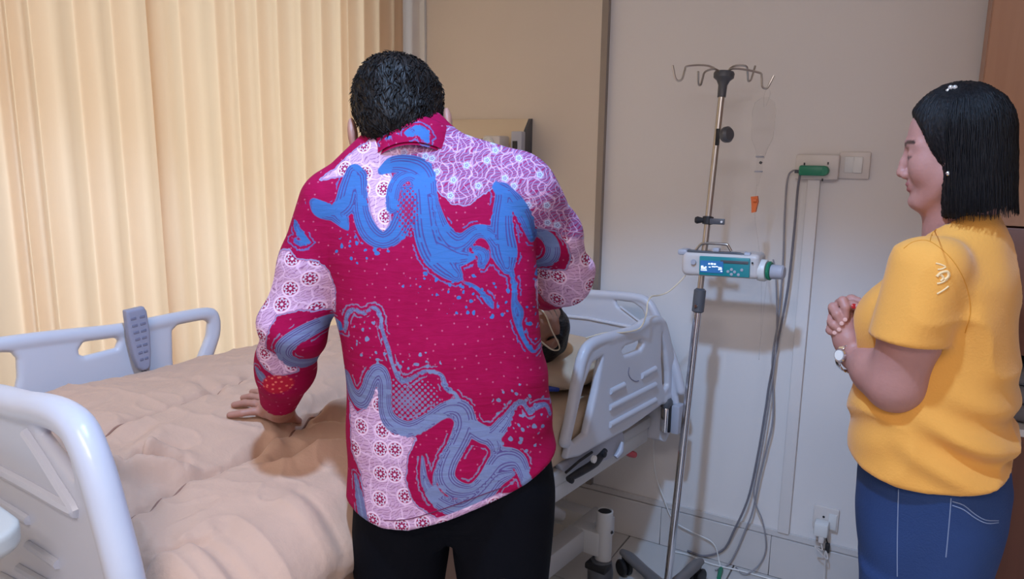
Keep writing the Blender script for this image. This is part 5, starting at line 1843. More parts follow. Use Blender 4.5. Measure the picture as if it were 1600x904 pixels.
tv_, tf_ = nets(man_trousers, (lgL[0] - 0.12, 1.17, 0.05), (lgR[0] + 0.12, 1.46, 1.0), 0.009)
rlink('trousers', tv_, tf_, mat('black_trousers', (10, 11, 18), 0.9, bump=0.1, bscale=120, spec=0.12), man)
for c in (lgL, lgR):
    fn = lambda X, Y, Z: np.maximum(smin(ell(X, Y, Z, (c[0], 1.36, 0.025), (0.046, 0.13, 0.055)), ell(X, Y, Z, (c[0], 1.30, 0.055), (0.042, 0.07, 0.05)), 0.02), -Z + 0.002)
    v_, f_ = nets(fn, (c[0] - 0.07, 1.2, -0.02), (c[0] + 0.07, 1.52, 0.13), 0.007)
    rlink('shoe', v_, f_, MT['dark'], man)

# ---- skin: head, neck, torso, arms, hands in one mesh
SKM = skin_mat('brown_skin', (172, 124, 108), (140, 80, 78), (30, 22, 22))


def man_head(X, Y, Z):
    d = HM.skin(X, Y, Z)
    return smin(d, cone(X, Y, Z, HM.pt(-0.03, 0, -0.03), P(648, 250, 1.335), 0.058, 0.060), 0.02)


hv_, hf_ = nets(man_head, HM.c - [0.14, 0.14, 0.20], HM.c + [0.14, 0.16, 0.14], 0.0042)
lipm, darkm = HM.masks(hv_)


def hand(X, Y, Z, wrist, fingers, thumb, rw=0.024, k=0.006, rf=0.0085, palm_r=0.017):
    """wrist point; fingers: list of point chains starting at the knuckle"""
    d = None
    for i, c in enumerate(fingers):
        c = [np.array(q) for q in c]
        f = chain(X, Y, Z, c, np.linspace(rf * 1.08, rf * 0.80, len(c)), 0.003)
        d = f if d is None else smin(d, f, 0.0025)
    t = [np.array(q) for q in thumb]
    pm = None
    for i, c in enumerate(fingers):
        q = cone(X, Y, Z, wrist, np.array(c[0]), rw * 0.72, palm_r * 0.72)
        pm = q if pm is None else smin(pm, q, 0.02)
    pm = smin(pm, cone(X, Y, Z, wrist, t[0], rw * 0.7, palm_r * 0.9), 0.02)
    d = smin(d, pm, k)
    d = smin(d, chain(X, Y, Z, t, np.linspace(rf * 1.35, rf * 0.95, len(t)), 0.004), k)
    return d


def Q(px, py, z):
    w = onz(px, py, z)
    return np.array([w @ VR, w @ VF, z])


def on_cloth(px, py, off):
    z = 0.87
    for _ in range(8):
        w = onz(px, py, z)
        q = bl_(w)
        z = 0.5 * z + 0.5 * (float(comf_z(np.array(q[0]), np.array(q[1]))) + off)
    return Q(px, py, z)


hw_ = wrL + (wrL - elL) / np.linalg.norm(wrL - elL) * 0.012
L_f = [[on_cloth(414, 643, .026), on_cloth(396, 642, .026), on_cloth(378, 645, .018), on_cloth(359, 648, .008)],
       [on_cloth(413, 635, .028), on_cloth(397, 630, .028), on_cloth(382, 629, .020), on_cloth(366, 632, .008)],
       [on_cloth(417, 627, .028), on_cloth(404, 621, .027), on_cloth(392, 619, .020), on_cloth(380, 621, .009)],
       [on_cloth(424, 622, .026), on_cloth(412, 616, .024), on_cloth(404, 612, .018), on_cloth(394, 612, .009)]]
L_t = [on_cloth(440, 644, .030), on_cloth(453, 650, .020), on_cloth(466, 657, .010)]
heel = on_cloth(440, 642, .028)
lh = lambda X, Y, Z: smin(smin(hand(X, Y, Z, hw_ * 0.45 + heel * 0.55, L_f, L_t), cone(X, Y, Z, hw_, heel, 0.027, 0.024), 0.02), cone(X, Y, Z, hw_, elL * 0.3 + wrL * 0.7, 0.026, 0.030), 0.01)
allp = np.array(sum(L_f, []) + L_t + [hw_, elL * 0.3 + wrL * 0.7])
lv, lf2 = nets(lh, allp.min(0) - 0.045, allp.max(0) + 0.045, 0.0028)
# right hand laid on the patient's head
rw = wrR + np.array([-0.005, 0.012, 0.0])
R_f = [[rw + np.array([dx - 0.004, 0.075, 0.002 - 0.3 * abs(dx)]), rw + np.array([dx * 1.25 - 0.01, 0.11, -0.008]), rw + np.array([dx * 1.35 - 0.014, 0.135, -0.026]), rw + np.array([dx * 1.3 - 0.016, 0.150, -0.046])] for dx in (-0.03, -0.01, 0.01, 0.03)]
R_t = [rw + np.array([-0.022, 0.03, -0.008]), rw + np.array([-0.045, 0.055, -0.022]), rw + np.array([-0.052, 0.080, -0.036])]
rh = lambda X, Y, Z: smin(hand(X, Y, Z, rw, R_f, R_t), cone(X, Y, Z, rw, elR * 0.2 + wrR * 0.8, 0.026, 0.030), 0.01)
allp = np.array(sum(R_f, []) + R_t + [rw, elR * 0.2 + wrR * 0.8])
rv, rf2 = nets(rh, allp.min(0) - 0.045, allp.max(0) + 0.045, 0.0032)


def man_core(X, Y, Z):
    d = man_shirt(X, Y, Z) + 0.016
    return np.maximum(d, 0.86 - Z)


cv, cf_ = nets(man_core, (T_ROWS[0][1] - 0.42, 1.12, 0.80), (elR[0] + 0.08, 1.84, 1.50), 0.016, 0)
bv, bf, ba = join([(hv_, hf_, dict(lip=lipm, dark=darkm)), (lv, lf2, None), (rv, rf2, None), (cv, cf_, None)])
rlink('body', bv, bf, SKM, man, ba)


# ---- hair: thick short cap with loose tufts
def man_hair(X, Y, Z):
    x, y, z = HM.loc(X, Y, Z)
    d = ell(x, y, z, (-0.016, 0, 0.036), (0.101, 0.0835, 0.090))
    d = smin(d, ell(x, y, z, (-0.052, 0, -0.022), (0.052, 0.066, 0.062)), 0.02)
    n = wob(x, y, z, 60, 21) * 0.0018 + wob(x, y, z, 170, 22) * 0.0006
    d = d + n
    front = x - (0.066 + 0.25 * (z - 0.08))
    nape = -(z + 0.074)
    side = (x - 0.020) * (z < 0.03) - 1.0 * (z >= 0.03)
    ear = -np.sqrt(((x - 0.004) / 0.8) ** 2 + ((z + 0.018) / 1.2) ** 2) + 0.026 + 0 * y
    d = smax(d, front, 0.004)
    d = smax(d, nape, 0.006)
    d = np.where(z < 0.035, smax(d, x - 0.022, 0.004), d)
    d = np.where(np.abs(y) > 0.045, smax(d, ear, 0.004), d)
    return d * HM.s


v_, f_ = nets(man_hair, HM.c - [0.13, 0.15, 0.13], HM.c + [0.13, 0.13, 0.16], 0.0036)
loc = np.stack(HM.loc(v_[:, 0], v_[:, 1], v_[:, 2]), 1)
HMAT = hair_mat('short_black_hair', (24, 19, 18), (170, 170, 45), 0.7)
hair_o = rlink('hair', v_, f_, HMAT, man, dict(hv=loc))
# loose strands combed down and back over the cap
rg = np.random.RandomState(8)
pick = rg.choice(len(v_), 2600, replace=False)
nrm_ = np.stack([man_hair(v_[pick, 0] + (1e-3 if a == 0 else 0), v_[pick, 1] + (1e-3 if a == 1 else 0), v_[pick, 2] + (1e-3 if a == 2 else 0)) for a in range(3)], 1) - man_hair(*v_[pick].T)[:, None]
nrm_ /= np.linalg.norm(nrm_, axis=1)[:, None] + 1e-9
down = -HM.Z[None] - 0.5 * HM.X[None] + 0.35 * rg.normal(size=(len(pick), 3))
flow = down - nrm_ * (down * nrm_).sum(1)[:, None]
flow /= np.linalg.norm(flow, axis=1)[:, None] + 1e-9
side_ = np.cross(nrm_, flow)
L = rg.uniform(0.012, 0.024, len(pick))[:, None]
p0 = v_[pick] - nrm_ * 0.001
w_ = 0.0011
A0 = [p0 - side_ * w_, p0 + side_ * w_, p0 + nrm_ * w_ * 1.4]
p1 = p0 + flow * L * 0.5 + nrm_ * 0.0028
A1 = [p1 - side_ * w_ * 0.8, p1 + side_ * w_ * 0.8, p1 + nrm_ * w_]
p2 = p0 + flow * L + nrm_ * rg.uniform(0.0, 0.004, len(pick))[:, None]
SV = np.stack(A0 + A1 + [p2], 1).reshape(-1, 3)
SF = []
for i in range(len(pick)):
    o = i * 7
    for j in range(3):
        k2 = (j + 1) % 3
        SF.append((o + j, o + k2, o + 3 + k2, o + 3 + j))
        SF.append((o + 3 + j, o + 3 + k2, o + 6))
st = link('hair_strands', rfz(SV), SF, HMAT, man, None, False)
st['kind'] = 'stuff'

# ------------------------------------------------------------------ THE WOMAN
# she stands side-on: her own axes are those of the room, f counted from 0.16 m
VR, VF = np.array([1.0, 0, 0]), np.array([0, 1.0, 0])
F_OFF = 0.16


def P(px, py, f):
    w = onplane(px, py, (0, f + F_OFF, 0), (0, 1, 0))
    return np.array([w[0], f, w[2]])


def rfz(p):
    return np.asarray(p, float) + np.array([0, F_OFF, 0])


def rdir(p):
    return np.asarray(p, float)


WF = 1.46
wm_rf = P(1460, 850, WF)
woman = root('person', 'woman with a black bob in a yellow t-shirt, hands clasped, facing the bed', 'person', tuple(rfz(np.array([wm_rf[0], WF, 0.0]))), 0.0)
yaw_w, pit_w = math.radians(3), math.radians(9)
HW = Head(P(1486, 233, 1.44), (-math.cos(yaw_w) * math.cos(pit_w), math.sin(yaw_w) * math.cos(pit_w), -math.sin(pit_w)), (-math.sin(pit_w), 0.0, math.cos(pit_w)), 0.90, 0.90, 0.075)
SKW = skin_mat('light_brown_skin', (178, 128, 118), (150, 78, 80), (34, 26, 28))


def wom_head(X, Y, Z):
    d = HW.skin(X, Y, Z)
    nb_ = P(1508, 385, 1.46)
    d = smin(d, cone(X, Y, Z, HW.pt(-0.030, 0, -0.06), nb_ + [-0.008, 0, 0], 0.050, 0.052), 0.016)
    return smin(d, cone(X, Y, Z, HW.pt(0.02, 0, -0.09), P(1480, 370, 1.46), 0.03, 0.04), 0.03)


wv1, wf1 = nets(wom_head, HW.c - [0.16, 0.13, 0.19], HW.c + [0.14, 0.13, 0.14], 0.0036)
lipw, darkw = HW.masks(wv1)

# near (left) arm and the clasped hands
wE, wW = P(1398, 598, 1.315), P(1336, 556, 1.395)
wS = P(1454, 424, 1.315)
arm_pts = [wS, P(1425, 520, 1.30), wE, wE * 0.55 + wW * 0.45 + [0, -0.004, 0.001], wW]


def wom_arm(X, Y, Z):
    d = chain(X, Y, Z, arm_pts, [0.055, 0.050, 0.049, 0.042, 0.0265], 0.02)
    # left hand: palm edge and closed fingers, the right hand's fingers lying over it
    d = smin(d, chain(X, Y, Z, [wW, P(1326, 532, 1.402), P(1317, 508, 1.412), P(1318, 484, 1.42)], [0.0265, 0.027, 0.026, 0.021], 0.01), 0.012)
    d = smin(d, ell(X, Y, Z, P(1314, 497, 1.437), (0.030, 0.026, 0.034)), 0.012)
    fs = [[P(1311, 473, 1.412), P(1317, 470, 1.398), P(1321, 480, 1.390), P(1321, 496, 1.389)],
          [P(1299, 484, 1.420), P(1302, 480, 1.402), P(1308, 491, 1.388), P(1315, 504, 1.386)],
          [P(1293, 499, 1.424), P(1296, 498, 1.405), P(1303, 507, 1.389), P(1311, 514, 1.386)],
          [P(1292, 512, 1.425), P(1293, 513, 1.408), P(1298, 517, 1.394), P(1304, 519, 1.390)]]
    g = None
    for c, r in zip(fs, (0.0088, 0.0092, 0.0086, 0.0074)):
        q = chain(X, Y, Z, c, [r, r * 1.05, r, r * 0.86], 0.003)
        g = q if g is None else smin(g, q, 0.0012)
    d = smin(d, g, 0.0022)
    # thumbs crossed on top, right wrist behind
    d = smin(d, chain(X, Y, Z, [P(1318, 492, 1.425), P(1330, 476, 1.405), P(1338, 479, 1.396)], [0.012, 0.0095, 0.008], 0.004), 0.003)
    d = smin(d, chain(X, Y, Z, [P(1312, 480, 1.45), P(1330, 468, 1.44), P(1346, 472, 1.43)], [0.014, 0.010, 0.008], 0.004), 0.004)
    d = smin(d, chain(X, Y, Z, [P(1318, 500, 1.455), P(1332, 540, 1.475), P(1395, 600, 1.59)], [0.027, 0.026, 0.044], 0.01), 0.01)
    return d


bx0 = P(1280, 640, 1.42)
bx1 = P(1480, 380, 1.42)
wv2, wf2 = nets(wom_arm, (bx0[0], 1.235, bx0[2]), (bx1[0] + 0.01, 1.63, bx1[2] + 0.03), 0.0036)

W_ROWS = []
for py, a, b, th in ((334, 1492, 1556, 0.066), (350, 1466, 1566, 0.080), (366, 1458, 1572, 0.09), (390, 1436, 1580, 0.115), (408, 1418, 1584, 0.14), (430, 1398, 1587, 0.165), (465, 1368, 1592, 0.165), (495, 1346, 1594, 0.165), (530, 1342, 1595, 0.160), (570, 1338, 1593, 0.162),
                     (620, 1332, 1588, 0.168), (660, 1328, 1585, 0.172), (700, 1326, 1588, 0.176), (740, 1327, 1592, 0.178), (785, 1330, 1594, 0.178)):
    p, q = P(a, py, WF), P(b, py, WF)
    W_ROWS.append(((p[2] + q[2]) / 2, (p[0] + q[0]) / 2, WF, (q[0] - p[0]) / 2, th))
sl0, sl1 = P(1452, 426, 1.318), P(1414, 545, 1.295)
slx = (sl1 - sl0) / np.linalg.norm(sl1 - sl0)
hemc = P(1413, 531, 1.30)
hemn = P(1413, 531, 1.30) - P(1443, 410, 1.30)
hemn = hemn + np.array([0.010, 0, 0.0])
hemn /= np.linalg.norm(hemn)
hemF, hemB = P(1328, 727, 1.40), P(1594, 772, 1.40)
HEMW = np.array([P(a, b, 1.30) for a, b in ((1318, 722), (1345, 738), (1400, 757), (1450, 767), (1500, 772), (1550, 772), (1600, 770))])


def wom_shirt(X, Y, Z):
    d = column(X, Y, Z, W_ROWS, 2.5)
    for s in (-1, 1):
        dz = -0.065 * (s > 0) - 0.012
        d = smin(d, cone(X, Y, Z, P(1512, 374, WF) + [0, s * 0.03, dz], P(1466, 408, WF) + [0, s * 0.118, dz], 0.050, 0.056), 0.03)
    # bust
    d = smin(d, ell(X, Y, Z, P(1392, 500, 1.385), (0.055, 0.062, 0.065)), 0.03)
    d = smin(d, ell(X, Y, Z, P(1392, 500, 1.535), (0.055, 0.062, 0.065)), 0.03)
    # sleeves
    for s in (-1, 1):
        f = lambda p: np.array([p[0], WF + s * (WF - p[1]) * -1 if s < 0 else 2 * WF - p[1], p[2]])
        a, b = (sl0, sl1) if s < 0 else (f(sl0), f(sl1))
        if s > 0:
            a = a + [0.03, -0.02, -0.06]
        hc_ = hemc if s < 0 else f(hemc)
        hn_ = hemn if s < 0 else hemn * [1, -1, 1]
        q = cone(X, Y, Z, a, b + (b - a) * 0.3, 0.068, 0.069)
        ih = (X - hc_[0]) * hn_[0] + (Y - hc_[1]) * hn_[1] + (Z - hc_[2]) * hn_[2]
        q = q + 0.003 * np.sin(55 * (X - 0.4 * Z))
        q = smax(q, ih, 0.008)
        d = smin(d, q, 0.014)
    # folds
    d = d + 0.0035 * wob(X, Y, Z, 14, 4) - 0.005 * np.clip(1 - np.abs(wob(X * 0.8, Y, Z * 1.3, 13, 61)) * 1.7, 0, 1) ** 2.5
    wz = np.exp(-((Z - P(1500, 665, WF)[2]) / 0.075) ** 2) * np.clip((X - P(1400, 600, WF)[0]) / 0.12, 0, 1)
    d = d + 0.011 * wz * np.sin(85 * (Z + 0.22 * X) + 2.0 * np.sin(12 * X) + 1.0)
    d = d + 0.004 * np.sin(60 * (X + 0.35 * Z) + 6 * Z) * np.exp(-((Z - P(1500, 470, WF)[2]) / 0.10) ** 2) * np.clip((X - P(1480, 470, WF)[0]) / 0.05, 0, 1)
    d = d + 0.004 * np.sin(70 * (Z - 0.6 * X)) * np.exp(-((Z - P(1400, 640, WF)[2]) / 0.05) ** 2) * np.clip((P(1430, 600, WF)[0] - X) / 0.06, 0, 1)
    hz = np.interp(X, HEMW[:, 0], HEMW[:, 2])
    d = smax(d, hz - Z, 0.008)
    # neckline
    nk = P(1496, 340, WF)
    d = smax(d, -cone(X, Y, Z, nk + [-0.012, 0, -0.006], nk + [-0.03, 0, 0.08], 0.066, 0.074), 0.005)
    return d


YT = mat('yellow_jersey', (234, 164, 70), 0.85, bump=0.12, bscale=240, sheen=0.2)
g = NG(YT)
pr = g.attr('print')
c = lin((236, 166, 52))
bY = YT.node_tree.nodes['Principled BSDF']
sx = P(1320, 600, WF)
wv3, wf3 = nets(wom_shirt, (sx[0] - 0.03, 1.215, P(1460, 790, 1.46)[2]), (P(1600, 600, WF)[0] + 0.035, 1.705, P(1500, 330, WF)[2] + 0.04), 0.0058)
rlink('t_shirt', wv3, wf3, YT, woman)


def on_surface(fn, px, py, f0, f1, off=0.0012):
    lo, hi = f0, f1
    s = np.linspace(f0, f1, 80)
    pts = np.array([P(px, py, q) for q in s])
    val = fn(pts[:, 0], pts[:, 1], pts[:, 2])
    k = np.argmax(val < 0)
    lo, hi = s[max(k - 1, 0)], s[k]
    for _ in range(20):
        m_ = (lo + hi) / 2
        if fn(*[np.array([t]) for t in P(px, py, m_)])[0] < 0:
            hi = m_
        else:
            lo = m_
    return P(px, py, lo - off)


# faded tribal print on the sleeve: strokes lying on the cloth
PM = mat('faded_white_print', (240, 206, 150), 0.8)
for l, r in (([(1462, 411), (1470, 413), (1477, 416)], 0.0016), ([(1465, 421), (1472, 420), (1478, 417)], 0.0016), ([(1464, 432), (1470, 426), (1480, 424), (1482, 431), (1476, 437)], 0.0026), ([(1464, 443), (1472, 441), (1480, 436)], 0.0018), ([(1464, 459), (1471, 455), (1477, 451), (1482, 447)], 0.0016), ([(1470, 429), (1474, 434), (1470, 439)], 0.0022)):
    MB().tube(rfz(np.array([on_surface(wom_shirt, a, b, 1.18, 1.5, 0.0002) for a, b in l])), r, 6, smooth=3).build('sleeve_print', PM, woman)
# seams: armhole and shoulder
SM = mat('ochre_seam', (206, 138, 42), 0.9)
for l in ([(1412, 388), (1424, 379), (1440, 375), (1453, 377), (1466, 385), (1480, 397), (1494, 414), (1506, 436), (1514, 462), (1516, 490), (1508, 520)], [(1453, 377), (1456, 366), (1463, 358)]):
    MB().tube(rfz(np.array([on_surface(wom_shirt, a, b, 1.18, 1.6, 0.0001) for a, b in spline([(x, y, 0) for x, y in l], 3)[:, :2]])), 0.0009, 5).build('seam', SM, woman)

# jeans
J_ROWS = []
for py, a, b in ((700, 1345, 1580), (745, 1339, 1588), (790, 1338, 1580), (830, 1340, 1566), (870, 1343, 1553), (910, 1347, 1541)):
    p, q = P(a, py, WF), P(b, py, WF)
    J_ROWS.append(((p[2] + q[2]) / 2, (p[0] + q[0]) / 2, (q[0] - p[0]) / 2))
jz, jc, ja = J_ROWS[-1]


def wom_jeans(X, Y, Z):
    H = column(X, Y, Z, [(z, c, WF, a, 0.168) for z, c, a in J_ROWS], 2.4)
    d = H
    for s in (-1, 1):
        L = column(X, Y, Z, [(0.06, jc + 0.0, WF + s * 0.085, 0.062, 0.055), (0.40, jc + 0.01, WF + s * 0.085, 0.075, 0.066), (jz - 0.04, jc, WF + s * 0.086, ja - 0.005, 0.080), (jz + 0.06, jc, WF + s * 0.086, ja, 0.082)], 2.3)
        d = smin(d, L, 0.02)
    return d + 0.003 * wob(X, Y, Z, 18, 14)


JM = mat('blue_denim', (34, 60, 108), 0.85, bump=0.2, bscale=300, var=0.25, vscale=7)
wv4, wf4 = nets(wom_jeans, (jc - ja - 0.06, 1.26, 0.05), (J_ROWS[1][1] + J_ROWS[1][2] + 0.03, 1.66, J_ROWS[0][0] + 0.02), 0.009)
rlink('jeans', wv4, wf4, JM, woman)
ST = mat('pale_stitching', (128, 142, 172), 0.9)
for l in ([(1404, 764), (1403, 800), (1402, 850), (1402, 900)], [(1486, 778), (1484, 806), (1480, 850), (1478, 870)], [(1488, 783), (1506, 789), (1522, 802), (1540, 812), (1560, 813)], [(1488, 789), (1506, 796), (1524, 809), (1542, 817), (1560, 816)]):
    MB().tube(rfz(np.array([on_surface(wom_jeans, a, b, 1.2, 1.6, 0.0002) for a, b in spline([(x, y, 0) for x, y in l], 3)[:, :2]])), 0.0011, 5).build('stitching', ST, woman)
for s in (-1, 1):
    fn = lambda X, Y, Z: np.maximum(smin(ell(X, Y, Z, (jc - 0.05, WF + s * 0.085, 0.022), (0.12, 0.042, 0.048)), ell(X, Y, Z, (jc + 0.01, WF + s * 0.085, 0.05), (0.06, 0.04, 0.045)), 0.02), -Z + 0.002)
    v_, f_ = nets(fn, (jc - 0.2, WF + s * 0.085 - 0.07, -0.02), (jc + 0.11, WF + s * 0.085 + 0.07, 0.12), 0.007)
    rlink('shoe', v_, f_, mat('brown_shoe', (84, 60, 50), 0.5), woman)

wcv, wcf = nets(lambda X, Y, Z: np.maximum(column(X, Y, Z, W_ROWS, 2.5) + 0.02, P(1450, 760, WF)[2] - Z), (sx[0], 1.25, 0.80), (P(1600, 600, WF)[0] + 0.03, 1.68, 1.40), 0.018, 0)
bv, bf, ba = join([(wv1, wf1, dict(lip=lipw, dark=darkw)), (wv2, wf2, None), (wcv, wcf, None)])
rlink('body', bv, bf, SKW, woman, ba)


# hair: chin-length bob swept behind the ear
def wom_hair(X, Y, Z):
    x, y, z = HW.loc(X, Y, Z)
    a = np.arctan2(y, x + 0.04)
    cap = ell(x, y, z, (-0.018, 0, 0.034), (0.108, 0.092, 0.098))
    cap = smax(cap, x - (0.036 + 0.40 * z) - 0.004 * np.sin(50 * y + 20 * z), 0.008)
    w = np.interp(z, [-0.14, -0.10, -0.02, 0.06], [0.090, 0.096, 0.093, 0.08])
    w2 = np.interp(z, [-0.14, -0.10, -0.02, 0.06], [0.068, 0.083, 0.088, 0.070])
    bob = (np.sqrt(((x + 0.036) / w2) ** 2 + (y / w) ** 2) - 1) * 0.09
    bob = np.maximum(bob, z - 0.045)
    fr = x - (0.010 + 0.06 * np.clip(-z - 0.02, 0, 1) * 2.2)
    bob = smax(bob, fr, 0.006)
    bot = -(z + 0.134 - 0.10 * np.clip(-x - 0.05, 0, 1) + 0.10 * np.clip(x, -1, 1) + 0.003 * np.sin(60 * a) + 0.002 * np.sin(147 * a))
    bob = smax(bob, bot, 0.008)
    d = smin(cap, bob, 0.018)
    d = d + 0.0012 * np.sin(70 * a + 14 * np.sin(20 * z)) + 0.0008 * np.sin(160 * a + 9 * z)
    return d * HW.s


v_, f_ = nets(wom_hair, HW.c - [0.15, 0.13, 0.17], HW.c + [0.17, 0.13, 0.15], 0.0036)
loc = np.stack(HW.loc(v_[:, 0], v_[:, 1], v_[:, 2]), 1)
ang_ = np.arctan2(loc[:, 1], loc[:, 0] + 0.04)
WH = hair_mat('straight_black_hair', (14, 13, 16), (1, 1, 1), 0.5)
rlink('hair', v_, f_, WH, woman, dict(hv=np.stack([ang_ * 70, loc[:, 2] * 12, np.hypot(loc[:, 0], loc[:, 1]) * 60], 1)))
# combed strands following the bob, ragged at the ends
rg = np.random.RandomState(12)
NS_, NZ = 900, 9
a0_ = rg.uniform(-1, 1, NS_) * math.radians(150)
zt_, zb_ = rg.uniform(0.02, 0.10, NS_), -0.122 - rg.uniform(0, 0.024, NS_)
T_ = np.linspace(0, 1, NZ)
zz_ = zt_[:, None] + (zb_ - zt_)[:, None] * T_
aa_ = math.pi + a0_[:, None] * (0.92 + 0.08 * T_) + 0.03 * np.sin(5 * T_ + 6 * rg.uniform(size=(NS_, 1)))
zz_c = np.maximum(zz_, -0.105 + 0.10 * np.clip(-(-0.036 + 0.09 * np.cos(aa_)) - 0.05, 0, 1) - 0.10 * np.clip(-0.036 + 0.09 * np.cos(aa_), 0, 1))
lo_r, hi_r = np.full(zz_.shape, 0.01), np.full(zz_.shape, 0.16)
for _ in range(18):
    mr = (lo_r + hi_r) / 2
    xl, yl = -0.036 + mr * np.cos(aa_), mr * np.sin(aa_)
    pts_ = HW.c + HW.s * (xl[..., None] * HW.sx * HW.X + yl[..., None] * HW.Y + zz_c[..., None] * HW.Z)
    ins_ = wom_hair(pts_[..., 0], pts_[..., 1], pts_[..., 2]) < 0
    lo_r, hi_r = np.where(ins_, mr, lo_r), np.where(ins_, hi_r, mr)
mr = lo_r + 0.0006
xl, yl = -0.036 + mr * np.cos(aa_), mr * np.sin(aa_)
pts_ = HW.c + HW.s * (xl[..., None] * HW.sx * HW.X + yl[..., None] * HW.Y + zz_[..., None] * HW.Z)
keep_ = (xl < 0.012).all(1) & (np.abs(np.diff(lo_r, axis=1)).max(1) < 0.03)
sb = MB()
for p_ in pts_[keep_]:
    sb.tube(rfz(p_), [0.0008, 0.0012, 0.0011, 0.0009, 0.0003], 4, cap=False)
so = sb.build('hair_strands', WH, woman, sharp=None, fix=False)
so['kind'] = 'stuff'
# hair clip, earring
hcp = P(1488, 142, 1.40)
mb = MB()
for i in range(6):
    a = i * math.pi / 3
    mb.lathe([(0.001, -0.003), (0.0042, -0.001), (0.0042, 0.002), (0.001, 0.004)], rfz(hcp + np.array([0.0065 * math.cos(a), -0.004, 0.0065 * math.sin(a)])), -VF, 8)
mb.build('hair_clip', mat('glass_gem', (210, 205, 200), 0.1, 0.6), woman)
er = HW.pt(0.004, 0.084, -0.047)
MB().lathe([(0.001, -0.002), (0.0038, 0), (0.0038, 0.002), (0.001, 0.004)], rfz(er), -VF, 12).build('earring', MT['chrome'], woman)
# wrist watch
wx = (wW - wE) / np.linalg.norm(wW - wE)
wc_ = wW + wx * 0.004
u_ = np.cross(wx, [0, 1.0, 0])
u_ /= np.linalg.norm(u_)
n_ = np.cross(wx, u_)
mb = MB()
watch = None
ring = []
for i in range(20):
    a = 2 * math.pi * i / 20
    q = wc_ + 0.0355 * (math.cos(a) * u_ + math.sin(a) * n_)
    R3 = np.stack([wx, -math.sin(a) * u_ + math.cos(a) * n_, math.cos(a) * u_ + math.sin(a) * n_], 1)
    l_ = MB().box(rfz(q), (0.013, 0.0105, 0.0035), R3, r=0.001, seg=1)
    if watch is None:
        watch = l_.build('watch_strap', MT['chrome'], woman)
    else:
        l_.build('strap_link', MT['chrome'], watch)
dn = wc_ + 0.0370 * (np.array([-0.55, -0.80, 0.1]) / 0.976)
dax = np.array([-0.55, -0.80, 0.1])
MB().lathe([(0.003, -0.003), (0.0125, -0.002), (0.0135, 0.001), (0.012, 0.004), (0.001, 0.0042)], rfz(dn), dax, 24).build('watch_case', MT['chrome'], watch)
MB().lathe([(0.001, 0.0045), (0.0098, 0.0044), (0.0098, 0.0052), (0.001, 0.0054)], rfz(dn), dax, 24).build('watch_dial', MT['white'], watch)
# painted thumb nail and pale finger nails
MB().lathe([(0.001, -0.001), (0.0052, 0), (0.005, 0.0012), (0.002, 0.002)], rfz(P(1334, 478, 1.3895)), np.array([0.3, -0.9, 0.3]), 14).build('painted_nail', mat('red_nail', (170, 30, 36), 0.2), woman)
NM = mat('pale_nail', (222, 178, 168), 0.25)
for a, b, f in ((1320.5, 499, 1.3818), (1315, 505, 1.3785), (1311, 514.5, 1.3785), (1304, 519.5, 1.3835)):
    MB().lathe([(0.001, -0.001), (0.0042, 0), (0.004, 0.001), (0.002, 0.0015)], rfz(P(a, b, f)), -VF, 12).build('fingernail', NM, woman)

# ------------------------------------------------------------------ THE PATIENT
pc_ = bw(np.array([0.235, 0.40, 0.945]))
F_OFF = 0.0          # the patient is built straight in room axes
to_rfz = lambda w: np.array(w, float)
HP = Head(to_rfz(pc_), to_rfz(EZ * 0.96 + EV * -0.05 + EU * 0.28), to_rfz(EV), 0.97)
pat = root('person', 'patient lying in the bed with head on the pillow, mostly hidden by the man', 'person', tuple(bw(np.array([0.1, 0.0, 0.75]))), BA)


def pat_body(X, Y, Z):
    d = HP.skin(X, Y, Z)
    d = smin(d, cone(X, Y, Z, HP.pt(-0.02, 0, -0.06), pb0(0.18, 0.17, 0.86), 0.052, 0.055), 0.02)
    return d


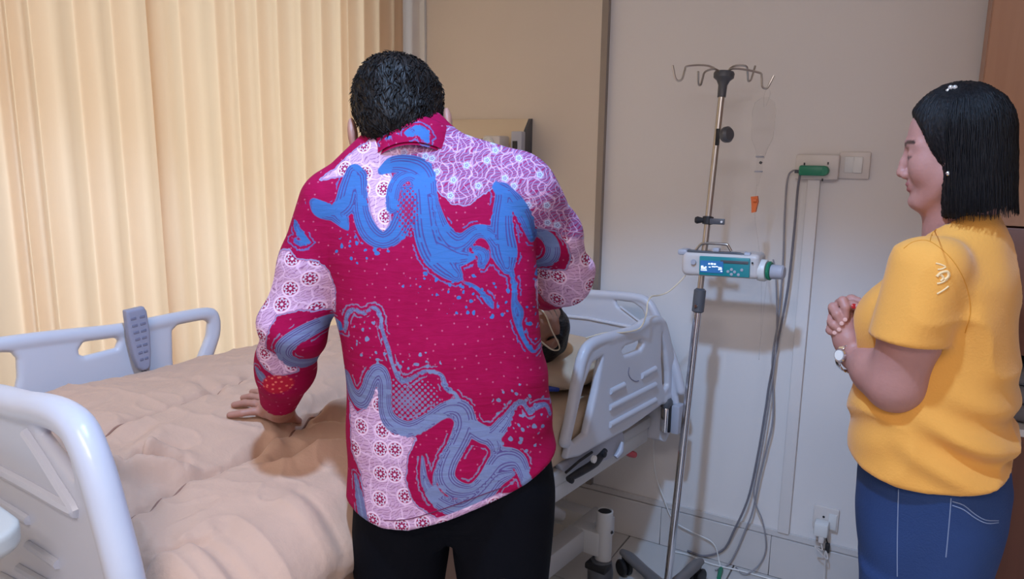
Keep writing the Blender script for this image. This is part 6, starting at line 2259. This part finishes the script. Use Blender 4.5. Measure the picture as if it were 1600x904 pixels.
v1, f1 = nets(pat_body, HP.c - [0.20, 0.22, 0.16], HP.c + [0.2, 0.2, 0.16], 0.0045)
lp, dk = HP.masks(v1)


tb = np.array([pb0(u, v, z) for u in (-0.3, 0.4) for v in (-0.82, 0.28) for z in (0.72, 0.93)])
v2, f2 = nets(pat_trunk, tb.min(0), tb.max(0), 0.014, 0)
gv, gf = nets(lambda X, Y, Z: np.maximum(pat_trunk(X, Y, Z) - 0.007, -((X - B0[0]) * EV[0] + (Y - B0[1]) * EV[1]) - 0.30), tb.min(0), tb.max(0), 0.013, 0)
rlink('gown', gv, gf, MT['gown'], pat)
bv, bf, ba = join([(v1, f1, dict(lip=lp, dark=dk)), (v2, f2, None)])
rlink('body', bv, bf, skin_mat('tan_skin', (150, 104, 84), (120, 70, 66), (24, 18, 18)), pat, ba)


def pat_hair(X, Y, Z):
    x, y, z = HP.loc(X, Y, Z)
    d = ell(x, y, z, (-0.016, 0, 0.038), (0.105, 0.090, 0.094)) + 0.003 * wob(x, y, z, 80, 41)
    d = smax(d, x - (0.048 + 0.25 * z), 0.005)
    d = smax(d, -(z + 0.05), 0.006)
    d = np.where(z < 0.03, smax(d, x - 0.012, 0.004), d)
    return d * HP.s


v_, f_ = nets(pat_hair, HP.c - 0.15, HP.c + 0.15, 0.0045)
rlink('hair', v_, f_, HMAT, pat, dict(hv=np.stack(HP.loc(v_[:, 0], v_[:, 1], v_[:, 2]), 1)))
# oxygen tube looping over the cheek
ox = [HP.pt(0.112, 0.006, -0.052), HP.pt(0.085, 0.05, -0.045), HP.pt(0.045, 0.078, -0.035), HP.pt(0.0, 0.096, -0.005), HP.pt(-0.02, 0.100, 0.0), HP.pt(-0.015, 0.095, -0.03), HP.pt(0.015, 0.082, -0.075), HP.pt(0.05, 0.06, -0.12), HP.pt(0.06, 0.03, -0.16)]
ot_ = MB().tube(rfz(np.array(ox)), 0.0022, 8, smooth=6).build('oxygen_tube', MT['tube'], sharp=None)
tag(ot_, 'cream oxygen tube looped across the cheek of the patient', 'tube')
